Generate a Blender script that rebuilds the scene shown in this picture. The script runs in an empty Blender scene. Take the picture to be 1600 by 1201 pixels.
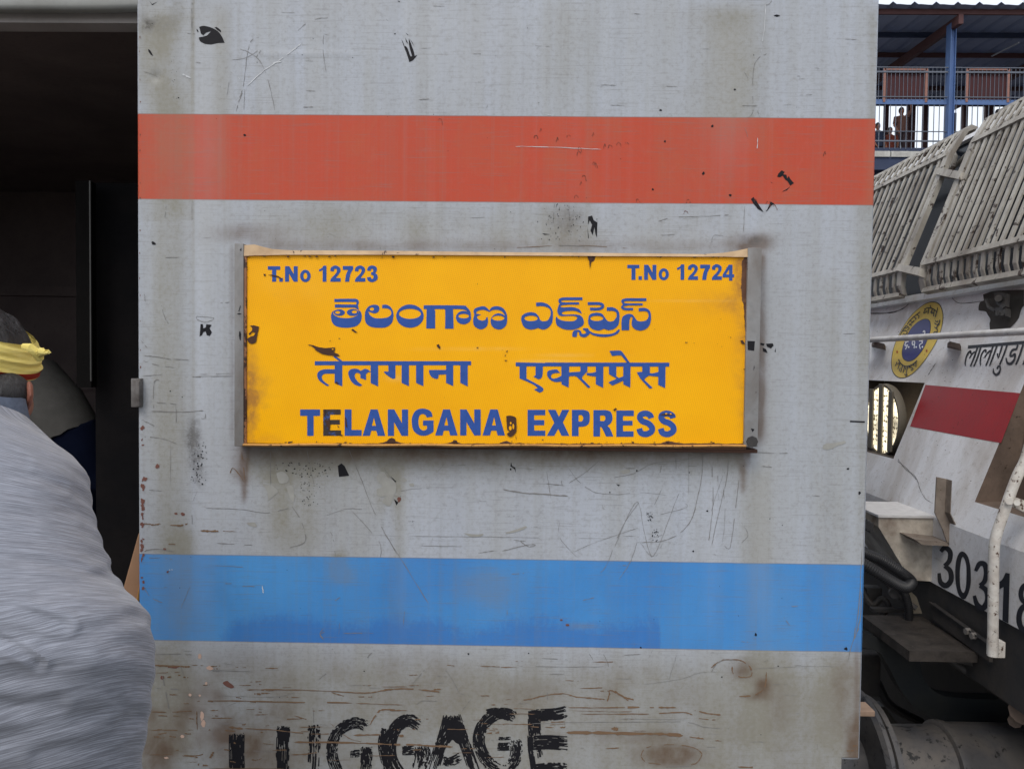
import bpy, bmesh, math, random
import numpy as np
from mathutils import Vector, Matrix
from mathutils.geometry import tessellate_polygon
R=math.radians
random.seed(7)
SC=bpy.context.scene
COL=SC.collection
# ------------------------------------------------------------------ camera
CZ=2.40                     # eye height above the rail head
FPX=1155.6
def _axes(yaw,pitch,roll):
    r,u,w=Vector((1,0,0)),Vector((0,0,1)),Vector((0,1,0))
    A=Matrix.Rotation(yaw,3,'Z'); r,u,w=A@r,A@u,A@w
    A=Matrix.Rotation(-pitch,3,r); u,w=A@u,A@w
    A=Matrix.Rotation(roll,3,w); r,u=A@r,A@u
    return r,u,w
CR,CU,CW=_axes(R(.832),R(1.711),R(-.662))
cam=bpy.data.objects.new('camera',bpy.data.cameras.new('camera')); COL.objects.link(cam)
m=Matrix((CR,CU,-CW)).transposed().to_4x4(); m.translation=(0,0,CZ); cam.matrix_world=m
cam.data.sensor_width=36; cam.data.lens=FPX*36/1600; cam.data.clip_end=2000; cam.data.clip_start=.05
SC.camera=cam
# ------------------------------------------------------------------ light
SUN_EL,SUN_AZ=R(52),R(-158)      # azimuth measured from +Y towards +X
w=bpy.data.worlds.new('World'); SC.world=w; w.use_nodes=True
nt=w.node_tree; bg=nt.nodes['Background']
sky=nt.nodes.new('ShaderNodeTexSky'); sky.sky_type='NISHITA'; sky.sun_disc=False
sky.sun_elevation=SUN_EL; sky.sun_rotation=SUN_AZ; sky.air_density=1.0; sky.dust_density=6.0; sky.ozone_density=.6
mixw=nt.nodes.new('ShaderNodeMixRGB'); mixw.inputs[0].default_value=.75; mixw.inputs[2].default_value=(7.6,8.0,8.6,1)
nt.links.new(sky.outputs[0],mixw.inputs[1]); nt.links.new(mixw.outputs[0],bg.inputs[0]); bg.inputs[1].default_value=.13
sun=bpy.data.objects.new('sun',bpy.data.lights.new('sun','SUN')); COL.objects.link(sun)
sun.data.energy=.9; sun.data.angle=R(25); sun.data.color=(1,.96,.9)
sd=Vector((math.sin(SUN_AZ)*math.cos(SUN_EL),math.cos(SUN_AZ)*math.cos(SUN_EL),math.sin(SUN_EL)))
sun.rotation_euler=sd.to_track_quat('Z','Y').to_euler(); sun.location=(0,0,30)
SC.view_settings.view_transform='Standard'; SC.view_settings.look='None'; SC.view_settings.gamma=1
SC.view_settings.exposure=0.3
# ------------------------------------------------------------------ helpers
def ray(px,py): return CW+CR*((px-800)/FPX)+CU*((600.5-py)/FPX)
def P(px,py,Y):
    d=ray(px,py); return Vector((d.x*Y/d.y,Y,CZ+d.z*Y/d.y))
def PX(px,py,X):
    d=ray(px,py); t=X/d.x; return Vector((X,d.y*t,CZ+d.z*t))
LEAN=.38; FX0=1.45; ZK=CZ-.53
FN=Vector((-1,0,LEAN)).normalized()
def F(px,py,off=0.0):            # point on the leaning locomotive front
    d=ray(px,py); p0=Vector((FX0,0,ZK))+FN*off-Vector((0,0,CZ)); t=p0.dot(FN)/d.dot(FN)
    return Vector((0,0,CZ))+d*t
def FP(y,z,off=0.0):             # same plane from world y,z
    return Vector((FX0+LEAN*(z-ZK),y,z))+FN*off
def rnd(a,b): return random.uniform(a,b)
class MB:
    def __init__(s): s.v=[]; s.f=[]; s.mi=[]; s.cur=0
    def add(s,vs,fs):
        o=len(s.v); s.v+= [tuple(a) for a in vs]; s.f+=[tuple(o+i for i in f) for f in fs]; s.mi+=[s.cur]*len(fs)
    def box(s,c,size,rot=None):
        c=Vector(c); h=Vector(size)/2; M=rot if rot is not None else Matrix.Identity(3)
        vs=[c+M@Vector((sx*h.x,sy*h.y,sz*h.z)) for sx in(-1,1) for sy in(-1,1) for sz in(-1,1)]
        s.add(vs,[(0,1,3,2),(4,6,7,5),(0,4,5,1),(2,3,7,6),(0,2,6,4),(1,5,7,3)])
    def bev(s,c,size,b=.004,rot=None):
        c=Vector(c); M=rot if rot is not None else Matrix.Identity(3)
        bm=bmesh.new(); bmesh.ops.create_cube(bm,size=1)
        for v in bm.verts: v.co=Vector((v.co.x*size[0],v.co.y*size[1],v.co.z*size[2]))
        bmesh.ops.bevel(bm,geom=bm.edges[:],offset=b,segments=2,affect='EDGES',profile=.6)
        bm.verts.index_update(); s.add([c+M@v.co for v in bm.verts],[[v.index for v in f.verts] for f in bm.faces]); bm.free()
    def tube(s,pts,r,n=10,cap=True):
        pts=[Vector(p) for p in pts]; N=len(pts)
        rs=r if isinstance(r,(list,tuple)) else [r]*N
        up=None; vs=[]
        for i,p in enumerate(pts):
            t=(pts[min(i+1,N-1)]-pts[max(i-1,0)]).normalized()
            if up is None:
                up=Vector((0,0,1)) if abs(t.z)<.9 else Vector((0,1,0))
            a=(up-t*up.dot(t)).normalized(); up=a; b=t.cross(a)
            rr=rs[i]; ra,rb=(rr if isinstance(rr,tuple) else (rr,rr))
            vs+=[p+a*(math.cos(k*2*math.pi/n)*ra)+b*(math.sin(k*2*math.pi/n)*rb) for k in range(n)]
        fs=[(i*n+k,i*n+(k+1)%n,(i+1)*n+(k+1)%n,(i+1)*n+k) for i in range(N-1) for k in range(n)]
        if cap: fs+=[tuple(range(n))[::-1],tuple(range((N-1)*n,N*n))]
        s.add(vs,fs)
    def prism(s,poly,d):          # poly 3D ring, d thickness vector
        d=Vector(d); n=len(poly); vs=[Vector(p) for p in poly]+[Vector(p)+d for p in poly]
        tris=tessellate_polygon([[Vector(p) for p in poly]])
        fs=[tuple(t) for t in tris]+[tuple(n+i for i in t[::-1]) for t in tris]
        fs+=[(i,(i+1)%n,n+(i+1)%n,n+i) for i in range(n)]
        s.add(vs,fs)
    def quad(s,a,b,c,d): s.add([a,b,c,d],[(0,1,2,3)])
    def grid(s,fn,nu,nv):
        vs=[fn(i/nu,j/nv) for j in range(nv+1) for i in range(nu+1)]
        s.add(vs,[(j*(nu+1)+i,j*(nu+1)+i+1,(j+1)*(nu+1)+i+1,(j+1)*(nu+1)+i) for j in range(nv) for i in range(nu)])
    def build(s,name,mat,parent=None,smooth=False,recalc=True):
        root=parent
        while root is not None and root.parent is not None: root=root.parent
        off=Vector(root.location) if root is not None else Vector()
        me=bpy.data.meshes.new(name); me.from_pydata([tuple(Vector(v)-off) for v in s.v],[],s.f); me.validate()
        mats=mat if isinstance(mat,(list,tuple)) else [mat]
        for q in mats: me.materials.append(q)
        if len(mats)>1 and len(me.polygons)==len(s.mi): me.polygons.foreach_set('material_index',s.mi)
        if recalc:
            bm=bmesh.new(); bm.from_mesh(me); bmesh.ops.recalc_face_normals(bm,faces=bm.faces); bm.to_mesh(me); bm.free()
        if smooth:
            me.polygons.foreach_set('use_smooth',[True]*len(me.polygons))
            try: me.set_sharp_from_angle(angle=R(38))
            except Exception: pass
        ob=bpy.data.objects.new(name,me); COL.objects.link(ob)
        if parent is not None: ob.parent=parent
        return ob
def tag(o,label=None,cat=None,group=None,kind=None):
    if label: o['label']=label
    if cat: o['category']=cat
    if group: o['group']=group
    if kind: o['kind']=kind
    return o
def thing(name,loc,label,cat,group=None):
    o=bpy.data.objects.new(name,None); COL.objects.link(o); o.location=loc; o.empty_display_size=.1
    return tag(o,label,cat,group)
def smooth_mod(ob,lv=1):
    md=ob.modifiers.new('s','SUBSURF'); md.levels=lv; md.render_levels=lv; return ob
def cr(pts,seg=6,closed=False):   # Catmull-Rom through 3D/2D points
    n=len(pts); out=[]; rng=range(n) if closed else range(n-1)
    for i in rng:
        if closed: p=[pts[(i+k-1)%n] for k in range(4)]
        else: p=[pts[max(0,i-1)],pts[i],pts[i+1],pts[min(n-1,i+2)]]
        for k in range(seg):
            t=k/seg; out.append(tuple(.5*((2*p[1][a])+(-p[0][a]+p[2][a])*t+(2*p[0][a]-5*p[1][a]+4*p[2][a]-p[3][a])*t*t+(-p[0][a]+3*p[1][a]-3*p[2][a]+p[3][a])*t**3) for a in range(len(p[1]))))
    if not closed: out.append(tuple(pts[-1]))
    return out
# ------------------------------------------------------------------ materials
class NT:
    def __init__(s,name):
        s.m=bpy.data.materials.new(name); s.m.use_nodes=True; s.t=s.m.node_tree; s.b=s.t.nodes['Principled BSDF']; s.tc=s.n('ShaderNodeTexCoord')
    def n(s,k,**kw):
        x=s.t.nodes.new(k)
        for a,b in kw.items(): setattr(x,a,b)
        return x
    def L(s,a,b): s.t.links.new(a,b)
    def put(s,sock,v):
        if isinstance(v,bpy.types.NodeSocket): s.L(v,sock)
        elif isinstance(v,(tuple,list)) and len(v)==3 and sock.type=='RGBA': sock.default_value=(*v,1)
        else: sock.default_value=v
    def math(s,op,a,b=0.0,c=0.0,clamp=False):
        x=s.n('ShaderNodeMath',operation=op,use_clamp=clamp); s.put(x.inputs[0],a); s.put(x.inputs[1],b); s.put(x.inputs[2],c); return x.outputs[0]
    def mix(s,f,a,b,mode='MIX'):
        x=s.n('ShaderNodeMixRGB',blend_type=mode); s.put(x.inputs[0],f); s.put(x.inputs[1],a); s.put(x.inputs[2],b); return x.outputs[0]
    def noise(s,scale=(1,1,1),sc=1.0,det=4.0,rough=.55,dist=0.0,vec=None,loc=(0,0,0)):
        mp=s.n('ShaderNodeMapping'); mp.inputs['Scale'].default_value=scale; mp.inputs['Location'].default_value=loc
        s.L(vec if vec is not None else s.tc.outputs['Object'],mp.inputs['Vector'])
        x=s.n('ShaderNodeTexNoise'); s.L(mp.outputs[0],x.inputs['Vector']); x.inputs['Scale'].default_value=sc
        x.inputs['Detail'].default_value=det; x.inputs['Roughness'].default_value=rough; x.inputs['Distortion'].default_value=dist
        return x.outputs['Fac']
    def ramp(s,f,a,b):            # linear 0..1 between a and b
        x=s.n('ShaderNodeMapRange'); x.clamp=True; s.put(x.inputs[0],f); x.inputs[1].default_value=a; x.inputs[2].default_value=b; return x.outputs[0]
    def bump(s,h,strength=.2,dist=.002):
        x=s.n('ShaderNodeBump'); s.put(x.inputs['Height'],h); x.inputs['Strength'].default_value=strength; x.inputs['Distance'].default_value=dist
        s.L(x.outputs[0],s.b.inputs['Normal'])
    def out(s,col,rough=.6,metal=0.0,spec=.35):
        s.put(s.b.inputs['Base Color'],col); s.put(s.b.inputs['Roughness'],rough); s.put(s.b.inputs['Metallic'],metal)
        s.b.inputs['Specular IOR Level'].default_value=spec; return s.m
def worn(name,base,dirt=(.1,.08,.06),rust=None,sc=6.0,amt=.5,rough=.6,rustlo=.6,metal=0,stretch=(1,1,1),bump=.25,spec=.35,fine=60):
    k=NT(name); a=k.noise(stretch,sc,6,.62,.3); b=k.noise((1,1,1),fine,4,.6)
    col=k.mix(k.math('MULTIPLY',k.ramp(a,.38,.72),amt),base,dirt)
    col=k.mix(k.math('MULTIPLY',k.ramp(b,.52,.78),amt*.6),col,tuple(x*.55 for x in base))
    if rust:
        r=k.noise((1,1,1),sc*3.2,7,.68,.4,loc=(3,1,7)); rf=k.ramp(r,rustlo,rustlo+.035)
        col=k.mix(rf,col,k.mix(b,rust,tuple(x*.35 for x in rust)))
    k.bump(k.math('ADD',a,k.math('MULTIPLY',b,.4)),bump,.004)
    return k.out(col,k.ramp(b,-.4,1.6) if rough is None else rough,metal,spec)
def flat(name,c,rough=.6,metal=0,spec=.35,var=.15,sc=25):
    k=NT(name); a=k.noise((1,1,1),sc,5,.6)
    k.bump(a,.12,.002)
    return k.out(k.mix(k.ramp(a,.3,.75),tuple(x*(1-var) for x in c),tuple(min(1,x*(1+var)) for x in c)),rough,metal,spec)
M_black=flat('black_chip_paint',(.012,.012,.015),.6,0,.15)
M_darkbrown=flat('bare_rusted_steel',(.06,.028,.018),.8)
M_blue=None
M_scr=flat('scratch_grey',(.20,.195,.19),.7); M_scrb=flat('scratch_brown',(.17,.105,.062),.8)
M_scrl=flat('scratch_pale',(.52,.54,.56),.5); M_pale=flat('bare_primer',(.55,.38,.30),.7)
M_interior=worn('dark_interior_panel',(.19,.155,.15),(.09,.075,.075),None,3,.6,.9,spec=.04)
M_dark=worn('black_underframe_steel',(.012,.012,.014),(.035,.028,.023),None,5,.6,.65)
M_darkgrey=worn('grimy_dark_grey_steel',(.028,.029,.032),(.085,.072,.06),None,6,.7,.6)
M_rubber=flat('black_hose_rubber',(.02,.02,.022),.45)
# ------------------------------------------------------------------ glyph / decal drawing
def parse_pts(s):
    o=[]
    for w_ in s.split():
        c=w_.endswith('*'); v=[float(x) for x in w_.rstrip('*').split(',')]; o.append((v,c))
    return o
def outline(s,seg=5):
    p=parse_pts(s); n=len(p); out=[]
    for i in range(n):
        p1,p2=p[i],p[(i+1)%n]; p0=p1 if p1[1] else p[i-1]; p3=p2 if p2[1] else p[(i+2)%n]
        if p1[1] and p2[1]: out.append(tuple(p1[0])); continue
        for k in range(seg):
            t=k/seg; out.append(tuple(.5*((2*p1[0][a])+(-p0[0][a]+p2[0][a])*t+(2*p0[0][a]-5*p1[0][a]+4*p2[0][a]-p3[0][a])*t*t+(-p0[0][a]+3*p1[0][a]-3*p2[0][a]+p3[0][a])*t**3) for a in (0,1)))
    return out
def ell(v,n=28): return [(v[0]+v[2]*math.cos(2*math.pi*k/n),v[1]+v[3]*math.sin(2*math.pi*k/n)) for k in range(n)]
def stroke_poly(pts):             # pts (x,y,w)
    L_,R_=[],[]
    for i,p in enumerate(pts):
        a=pts[max(0,i-1)]; b=pts[min(len(pts)-1,i+1)]; dx,dy=b[0]-a[0],b[1]-a[1]; l=math.hypot(dx,dy) or 1
        nx,ny=-dy/l,dx/l; L_.append((p[0]+nx*p[2]/2,p[1]+ny*p[2]/2)); R_.append((p[0]-nx*p[2]/2,p[1]-ny*p[2]/2))
    return L_,R_
class Decal:
    """flat painted marks: each shape sits a hair in front of the last one"""
    def __init__(s,plane,ox=0,oy=0,sc=1,lift=.0004,step=.00003):
        s.mb=MB(); s.pl=plane; s.ox,s.oy,s.sc=ox,oy,sc; s.e=lift; s.step=step
    def at(s,ox,oy,sc): s.ox,s.oy,s.sc=ox,oy,sc; return s
    def m(s,p): return s.pl(s.ox+p[0]/s.sc,s.oy+p[1]/s.sc,s.e)
    def poly(s,rings):
        r3=[[Vector((p[0],p[1],0)) for p in r] for r in rings]
        tr=tessellate_polygon(r3); flatp=[p for r in rings for p in r]
        s.mb.add([s.m(p) for p in flatp],[tuple(t) for t in tr]); s.e+=s.step
    def draw(s,txt,dx=0,dy=0,k=1):
        for sh in txt.split(';'):
            sh=sh.strip()
            if not sh: continue
            rings=[]
            if sh[0]=='S':
                hd,body=sh[1:].split(':'); wd=float(hd)
                pts=[(*v[:2],v[2] if len(v)>2 else wd) for v,_ in parse_pts(body)]
                if len(pts)>2: pts=cr(pts,6)
                s.strip(pts,dx,dy,k); continue
            for part in sh.split('/'):
                part=part.strip()
                r=ell([float(x) for x in part[1:].split(',')]) if part[0]=='E' else outline(part)
                rings.append([(dx+p[0]*k,dy+p[1]*k) for p in r])
            s.poly(rings)
    def strip(s,pts,dx=0,dy=0,k=1):
        A,B=stroke_poly(pts); n=len(A)
        vs=[s.m((dx+p[0]*k,dy+p[1]*k)) for p in A]+[s.m((dx+p[0]*k,dy+p[1]*k)) for p in B]
        s.mb.add(vs,[(i,i+1,n+i+1,n+i) for i in range(n-1)]); s.e+=s.step
    def chip(s,cx,cy,w_,h_,ang=0,n=13,jag=.45):
        pts=[]
        for k in range(n):
            a=2*math.pi*k/n; r=1-jag*random.random()
            x,y=math.cos(a)*w_/2*r,math.sin(a)*h_/2*r
            pts.append((cx+x*math.cos(ang)-y*math.sin(ang),cy+x*math.sin(ang)+y*math.cos(ang)))
        s.poly([pts])
    def scratch(s,pts,w_=1.2,gap=.0,wob=.6):
        q=cr([(float(a),float(b)) for a,b in pts],7) if len(pts)>2 else [(pts[0][0]+(pts[1][0]-pts[0][0])*t/8,pts[0][1]+(pts[1][1]-pts[0][1])*t/8) for t in range(9)]
        q=[(a+rnd(-wob,wob)*.35,b+rnd(-wob,wob)*.35,w_*rnd(.35,1.15)) for a,b in q]
        q[0]=(*q[0][:2],w_*.15); q[-1]=(*q[-1][:2],w_*.15)
        run=[]
        for p in q:
            if random.random()<gap:
                if len(run)>1: s.strip(run)
                run=[]
            else: run.append(p)
        if len(run)>1: s.strip(run)
    def brush(s,pts,width,nb=16,dry=.1,endfade=.35,seed=1):
        rr=random.Random(seed); c=cr([(float(a),float(b)) for a,b in pts],24)
        N=len(c); bw=width/nb
        for k in range(nb):
            o=(k+.5-nb/2)*bw; edge=abs(k-nb/2+.5)/(nb/2)
            st=int(N*(.05+endfade*rr.random()**2.2*.5)*rr.random())+rr.randint(0,2); en=N-int(N*endfade*rr.random()**1.3)
            run=[]; on=True
            for i in range(N):
                a=c[max(0,i-1)]; b=c[min(N-1,i+1)]; dx,dy=b[0]-a[0],b[1]-a[1]; l=math.hypot(dx,dy) or 1
                x,y=c[i][0]-dy/l*o,c[i][1]+dx/l*o
                if on and rr.random()<dry*.45*(.3+.9*edge*edge): on=False
                elif not on and rr.random()<.30-dry*.3: on=True
                if st<=i<en and on: run.append((x+rr.uniform(-.3,.3),y,bw*rr.uniform(1.1,1.45)))
                else:
                    if len(run)>1: run[-1]=(*run[-1][:2],bw*.25); s.strip(run)
                    run=[]
            if len(run)>1: run[-1]=(*run[-1][:2],bw*.25); s.strip(run)
# ------------------------------------------------------------------ wear field painted as a colour attribute (stains with a shape of their own)
def vnoise(nx,ny,cx,cy,seed,oct=4):
    rg=np.random.RandomState(seed); out=np.zeros((ny,nx)); amp=1; tot=0
    for o in range(oct):
        gx,gy=int(cx*2**o)+2,int(cy*2**o)+2; g=rg.rand(gy+1,gx+1)
        x=np.linspace(0,gx-1.001,nx); y=np.linspace(0,gy-1.001,ny)
        xi=x.astype(int); yi=y.astype(int); fx=x-xi; fy=(y-yi)[:,None]
        fx=fx*fx*(3-2*fx); fy=fy*fy*(3-2*fy)
        a=g[yi][:,xi]; b=g[yi][:,xi+1]; c=g[yi+1][:,xi]; d=g[yi+1][:,xi+1]
        out+=amp*((a*(1-fx)+b*fx)*(1-fy)+(c*(1-fx)+d*fx)*fy); tot+=amp; amp*=.55
    return out/tot
def panel(name,px0,px1,py0,py1,Y,step,fields,mat,parent,dents=(),cut=None,seed=3,noisecells=(14,16),thick=0):
    """vertical sheet in the plane y=Y covering the given rectangle, finely gridded, with wear colours.
       fields: list of (channel, function(PX,PY)->array)"""
    a=P(px0,(py0+py1)/2,Y); b=P(px1,(py0+py1)/2,Y); t=P((px0+px1)/2,py0,Y); d=P((px0+px1)/2,py1,Y)
    x0,x1,z0,z1=a.x,b.x,d.z,t.z
    nx=int((x1-x0)/step)+1; ny=int((z1-z0)/step)+1
    X,Z=np.meshgrid(np.linspace(x0,x1,nx),np.linspace(z0,z1,ny))
    # world -> photo pixels (only to place stains where the photo has them)
    V=np.stack([X,np.full_like(X,Y),Z-CZ],-1); den=V@np.array(CW)
    U=800+FPX*(V@np.array(CR))/den; W=600.5-FPX*(V@np.array(CU))/den
    off=np.zeros_like(X)
    for cx,cz,sx,sz,h in dents: off+=h*np.exp(-((U-cx)/sx)**2-((W-cz)/sz)**2)
    root=parent
    while root.parent is not None: root=root.parent
    o=root.location
    co=np.stack([X-o.x,np.full_like(X,Y-o.y)-off,Z-o.z],-1).reshape(-1,3)
    idx=np.arange(nx*ny).reshape(ny,nx)
    q=np.stack([idx[:-1,:-1],idx[:-1,1:],idx[1:,1:],idx[1:,:-1]],-1).reshape(-1,4)
    if cut is not None:
        cm=cut(U,W); cm=(cm[:-1,:-1]).reshape(-1); q=q[~cm]
    me=bpy.data.meshes.new(name); me.vertices.add(len(co)); me.vertices.foreach_set('co',co.astype(np.float32).ravel())
    me.loops.add(q.size); me.loops.foreach_set('vertex_index',q.astype(np.int32).ravel())
    me.polygons.add(len(q)); me.polygons.foreach_set('loop_start',np.arange(0,q.size,4,dtype=np.int32))
    try: me.polygons.foreach_set('loop_total',np.full(len(q),4,dtype=np.int32))
    except Exception: pass
    me.update(); me.validate()
    me.polygons.foreach_set('use_smooth',[True]*len(me.polygons))
    c=np.zeros((ny,nx,4)); c[...,3]=1
    nz=vnoise(nx,ny,*noisecells,seed)
    c2=c.copy()
    for ch,fn in fields:
        v=fn(U,W,nz); T=c if ch<3 else c2
        T[...,ch%3]=np.clip(T[...,ch%3]+v,0,1)
    for nm,T in (('wear',c),('wear2',c2)):
        at=me.color_attributes.new(nm,'FLOAT_COLOR','POINT'); at.data.foreach_set('color',T.astype(np.float32).ravel())
    me.materials.append(mat)
    ob=bpy.data.objects.new(name,me); COL.objects.link(ob); ob.parent=parent
    return ob
def G(cx,cy,sx,sy,a,nlo=.25,nhi=.75,ch=0):      # soft blotch broken by noise
    return (ch,lambda U,W,n:a*np.exp(-np.abs((U-cx)/sx)**2.0-np.abs((W-cy)/sy)**2.6)*np.clip((n-nlo)/(nhi-nlo),0,1.3))
def VS(cx,w_,y0,y1,a,soft=25,ch=0,taper=0):     # vertical run-down streak
    return (ch,lambda U,W,n:a*np.exp(-((U-cx)/(w_*(1-taper*np.clip((W-y0)/(y1-y0),0,1))))**2)*np.clip((W-y0)/soft,0,1)*np.clip((y1-W)/soft/2,0,1)*(.45+.8*n))
#==================================================================  THE SETTING
k=NT('platform_concrete'); a_=k.noise((1,1,1),2,8,.6); b_=k.noise((1,1,1),40,4)
k.bump(b_,.3,.01); M_plat=k.out(k.mix(a_,(.10,.095,.088),(.2,.19,.17)),.85)
k=NT('ballast_ground'); v_=k.n('ShaderNodeTexVoronoi'); v_.inputs['Scale'].default_value=22; k.L(k.tc.outputs['Object'],v_.inputs['Vector'])
a_=k.noise((1,1,1),.6,6); k.bump(v_.outputs['Distance'],.9,.03)
M_ball=k.out(k.mix(k.math('MULTIPLY',v_.outputs['Distance'],1.2),k.mix(a_,(.16,.145,.13),(.26,.235,.205)),(.08,.07,.06)),.95)
PZ=CZ-1.56
mb=MB(); mb.quad((-400,-400,-.18),(400,-400,-.18),(400,400,-.18),(-400,400,-.18)); tag(mb.build('ground',M_ball),kind='structure')
mb=MB(); mb.box((0,-5.0+1.48-1.5,PZ/2-.09),(160,10,PZ+.18)); tag(mb.build('platform',M_plat),kind='structure')
# rails under the trains
for y in (2.47,4.15):
    mb=MB(); mb.box((0,y,-.02),(120,.07,.04)); mb.box((0,y,-.08),(120,.02,.08)); mb.box((0,y,-.135),(120,.14,.03))
    tag(mb.build('rail',M_darkgrey),kind='structure')
#==================================================================  LUGGAGE COACH
YW=1.76; XL=-.919; XR=.816
coach=thing('luggage_coach',(0,YW,0),'grey luggage coach with orange and blue bands and dark open doorway','train coach')
ZB=[CZ+.579,CZ+.378,CZ-.472,CZ-.682]
def wall_material(name,attr=True):
    k=NT(name); sep=k.n('ShaderNodeSeparateXYZ'); k.L(k.tc.outputs['Object'],sep.inputs[0]); x,z=sep.outputs[0],sep.outputs[2]
    big=k.noise((1,1,1),2.2,4,.5); fine=k.noise((1,1,1),95,5,.7); sand=k.noise((1,1,1),420,2,.7)
    vert=k.noise((9,9,.5),1.6,5,.6,.2); hor=k.noise((7,7,230),1,4,.65); hor2=k.noise((14,14,420),1,3,.7,loc=(4,2,1))
    blot=k.noise((1,1,.6),9,6,.62,.6)
    blu=k.mix(k.ramp(vert,.35,.7),(.43,.47,.545),(.385,.405,.425))
    grey=k.mix(k.math('MULTIPLY',k.ramp(big,.35,.7),.5),blu,(.365,.375,.385))
    grey=k.mix(k.math('MULTIPLY',k.ramp(blot,.55,.8),.18),grey,(.24,.245,.24))
    wob=k.math('MULTIPLY',k.math('SUBTRACT',k.noise((1,1,1),14,3),.5),.0016)
    zz=k.math('ADD',z,wob)
    org=k.mix(k.ramp(big,.3,.72),(.52,.062,.026),(.47,.072,.036)); org=k.mix(k.math('MULTIPLY',k.ramp(blot,.48,.75),.45),org,(.44,.11,.045))
    blue=k.mix(k.ramp(big,.3,.7),(.044,.215,.56),(.072,.30,.66)); blue=k.mix(k.math('MULTIPLY',k.ramp(blot,.5,.78),.4),blue,(.055,.19,.42))
    if attr:
        at=k.n('ShaderNodeAttribute'); at.attribute_name='wear'; s1=k.n('ShaderNodeSeparateColor'); k.L(at.outputs['Color'],s1.inputs[0])
        at2=k.n('ShaderNodeAttribute'); at2.attribute_name='wear2'; s2=k.n('ShaderNodeSeparateColor'); k.L(at2.outputs['Color'],s2.inputs[0])
        rag=k.noise((1,1,.7),70,5,.7,1.0)
        pat=k.ramp(k.math('ADD',s2.outputs[0],k.math('MULTIPLY',k.math('SUBTRACT',rag,.5),1.2)),.25,.80)
        blue=k.mix(k.math('MULTIPLY',pat,.5),blue,(.030,.135,.46))
    def band(z0,z1,soft=.0008):
        return k.math('MULTIPLY',k.ramp(zz,z0-soft,z0+soft),k.math('SUBTRACT',1.0,k.ramp(zz,z1-soft,z1+soft)))
    col=k.mix(band(ZB[1],ZB[0]),grey,org); col=k.mix(band(ZB[3],ZB[2]),col,blue)
    # thin dull seam along the taped edges of both bands
    for zc in ZB: col=k.mix(k.math('MULTIPLY',band(zc-.0014,zc+.0008),.45),col,(.14,.12,.11))
    col=k.mix(k.math('MULTIPLY',k.ramp(hor,.57,.68),.34),col,(.17,.165,.155))
    col=k.mix(k.math('MULTIPLY',k.ramp(hor2,.58,.68),.30),col,(.13,.12,.11))
    inb0=k.math('SUBTRACT',1.0,k.math('MULTIPLY',k.math('ADD',band(ZB[1],ZB[0]),band(ZB[3],ZB[2]),clamp=True),.85))
    mid=k.noise((1,1,.8),34,6,.72,.8)
    vs2=k.noise((30,30,.35),1.0,5,.6,.1,loc=(2,0,0)); vs3=k.noise((75,75,.6),1.0,3,.6,.1,loc=(9,0,0))
    col=k.mix(k.math('MULTIPLY',k.ramp(vs2,.5,.72),.26),col,k.mix(.55,col,(.19,.185,.15))); col=k.mix(k.math('MULTIPLY',k.math('MULTIPLY',k.ramp(vs2,.48,.3),inb0),.3),col,k.mix(.6,col,(.52,.56,.62)))
    col=k.mix(k.math('MULTIPLY',k.ramp(vs3,.54,.7),.22),col,k.mix(.5,col,(.2,.19,.17)))
    col=k.mix(k.math('MULTIPLY',k.math('MULTIPLY',k.ramp(mid,.52,.72),inb0),.12),col,(.23,.222,.20))
    col=k.mix(k.math('MULTIPLY',k.math('MULTIPLY',k.ramp(mid,.45,.28),inb0),.14),col,(.50,.53,.58))
    col=k.mix(k.math('MULTIPLY',k.math('MULTIPLY',k.ramp(fine,.5,.70),inb0),.34),col,(.19,.18,.165))
    col=k.mix(k.math('MULTIPLY',k.ramp(sand,.3,.7),.22),col,k.mix(.5,col,(.12,.12,.12)))
    if attr:
        f1=k.math('MULTIPLY',s1.outputs[0],k.math('ADD',.55,k.math('MULTIPLY',fine,.9)),clamp=True)
        inb=k.math('ADD',band(ZB[1],ZB[0]),band(ZB[3],ZB[2]),clamp=True); nb_=k.math('SUBTRACT',1.0,k.math('MULTIPLY',inb,.62))
        col=k.mix(k.math('MULTIPLY',k.math('MULTIPLY',f1,nb_),.75),col,(.215,.20,.145))           # olive grime
        f2=k.math('MULTIPLY',s1.outputs[1],k.math('ADD',.4,k.math('MULTIPLY',k.ramp(blot,.3,.7),1.0)),clamp=True)
        col=k.mix(k.math('MULTIPLY',f2,.85),col,(.115,.072,.045))          # rust brown
        f3=k.math('MULTIPLY',s1.outputs[2],k.math('ADD',.3,k.ramp(k.noise((1,1,1),45,6,.75),.40,.62)),clamp=True)
        col=k.mix(k.math('MULTIPLY',f3,.8),col,(.055,.05,.045))            # black grime
        col=k.mix(k.math('MULTIPLY',k.math('MULTIPLY',s2.outputs[1],nb_),.5),col,k.mix(.5,col,(.55,.57,.60)))  # cleaner paint
    k.bump(k.math('ADD',k.math('MULTIPLY',hor,.5),k.math('ADD',k.math('MULTIPLY',fine,.6),k.math('MULTIPLY',sand,.3))),.22,.0012)
    return k.out(col,k.ramp(big,-1.0,2.0),0,.22)
M_wall=wall_material('banded_coach_paint')
M_wallp=wall_material('banded_coach_paint_plain',False)
def grime_low(U,W,n):     # rubbed brown dirt on the lowest strip, densest by the door
    return np.clip((W-1000)/160,0,1)*(.16+.45*np.exp(-((U-300)/220)**2))*np.clip((n-.25)/.4,0,1.2)
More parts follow.
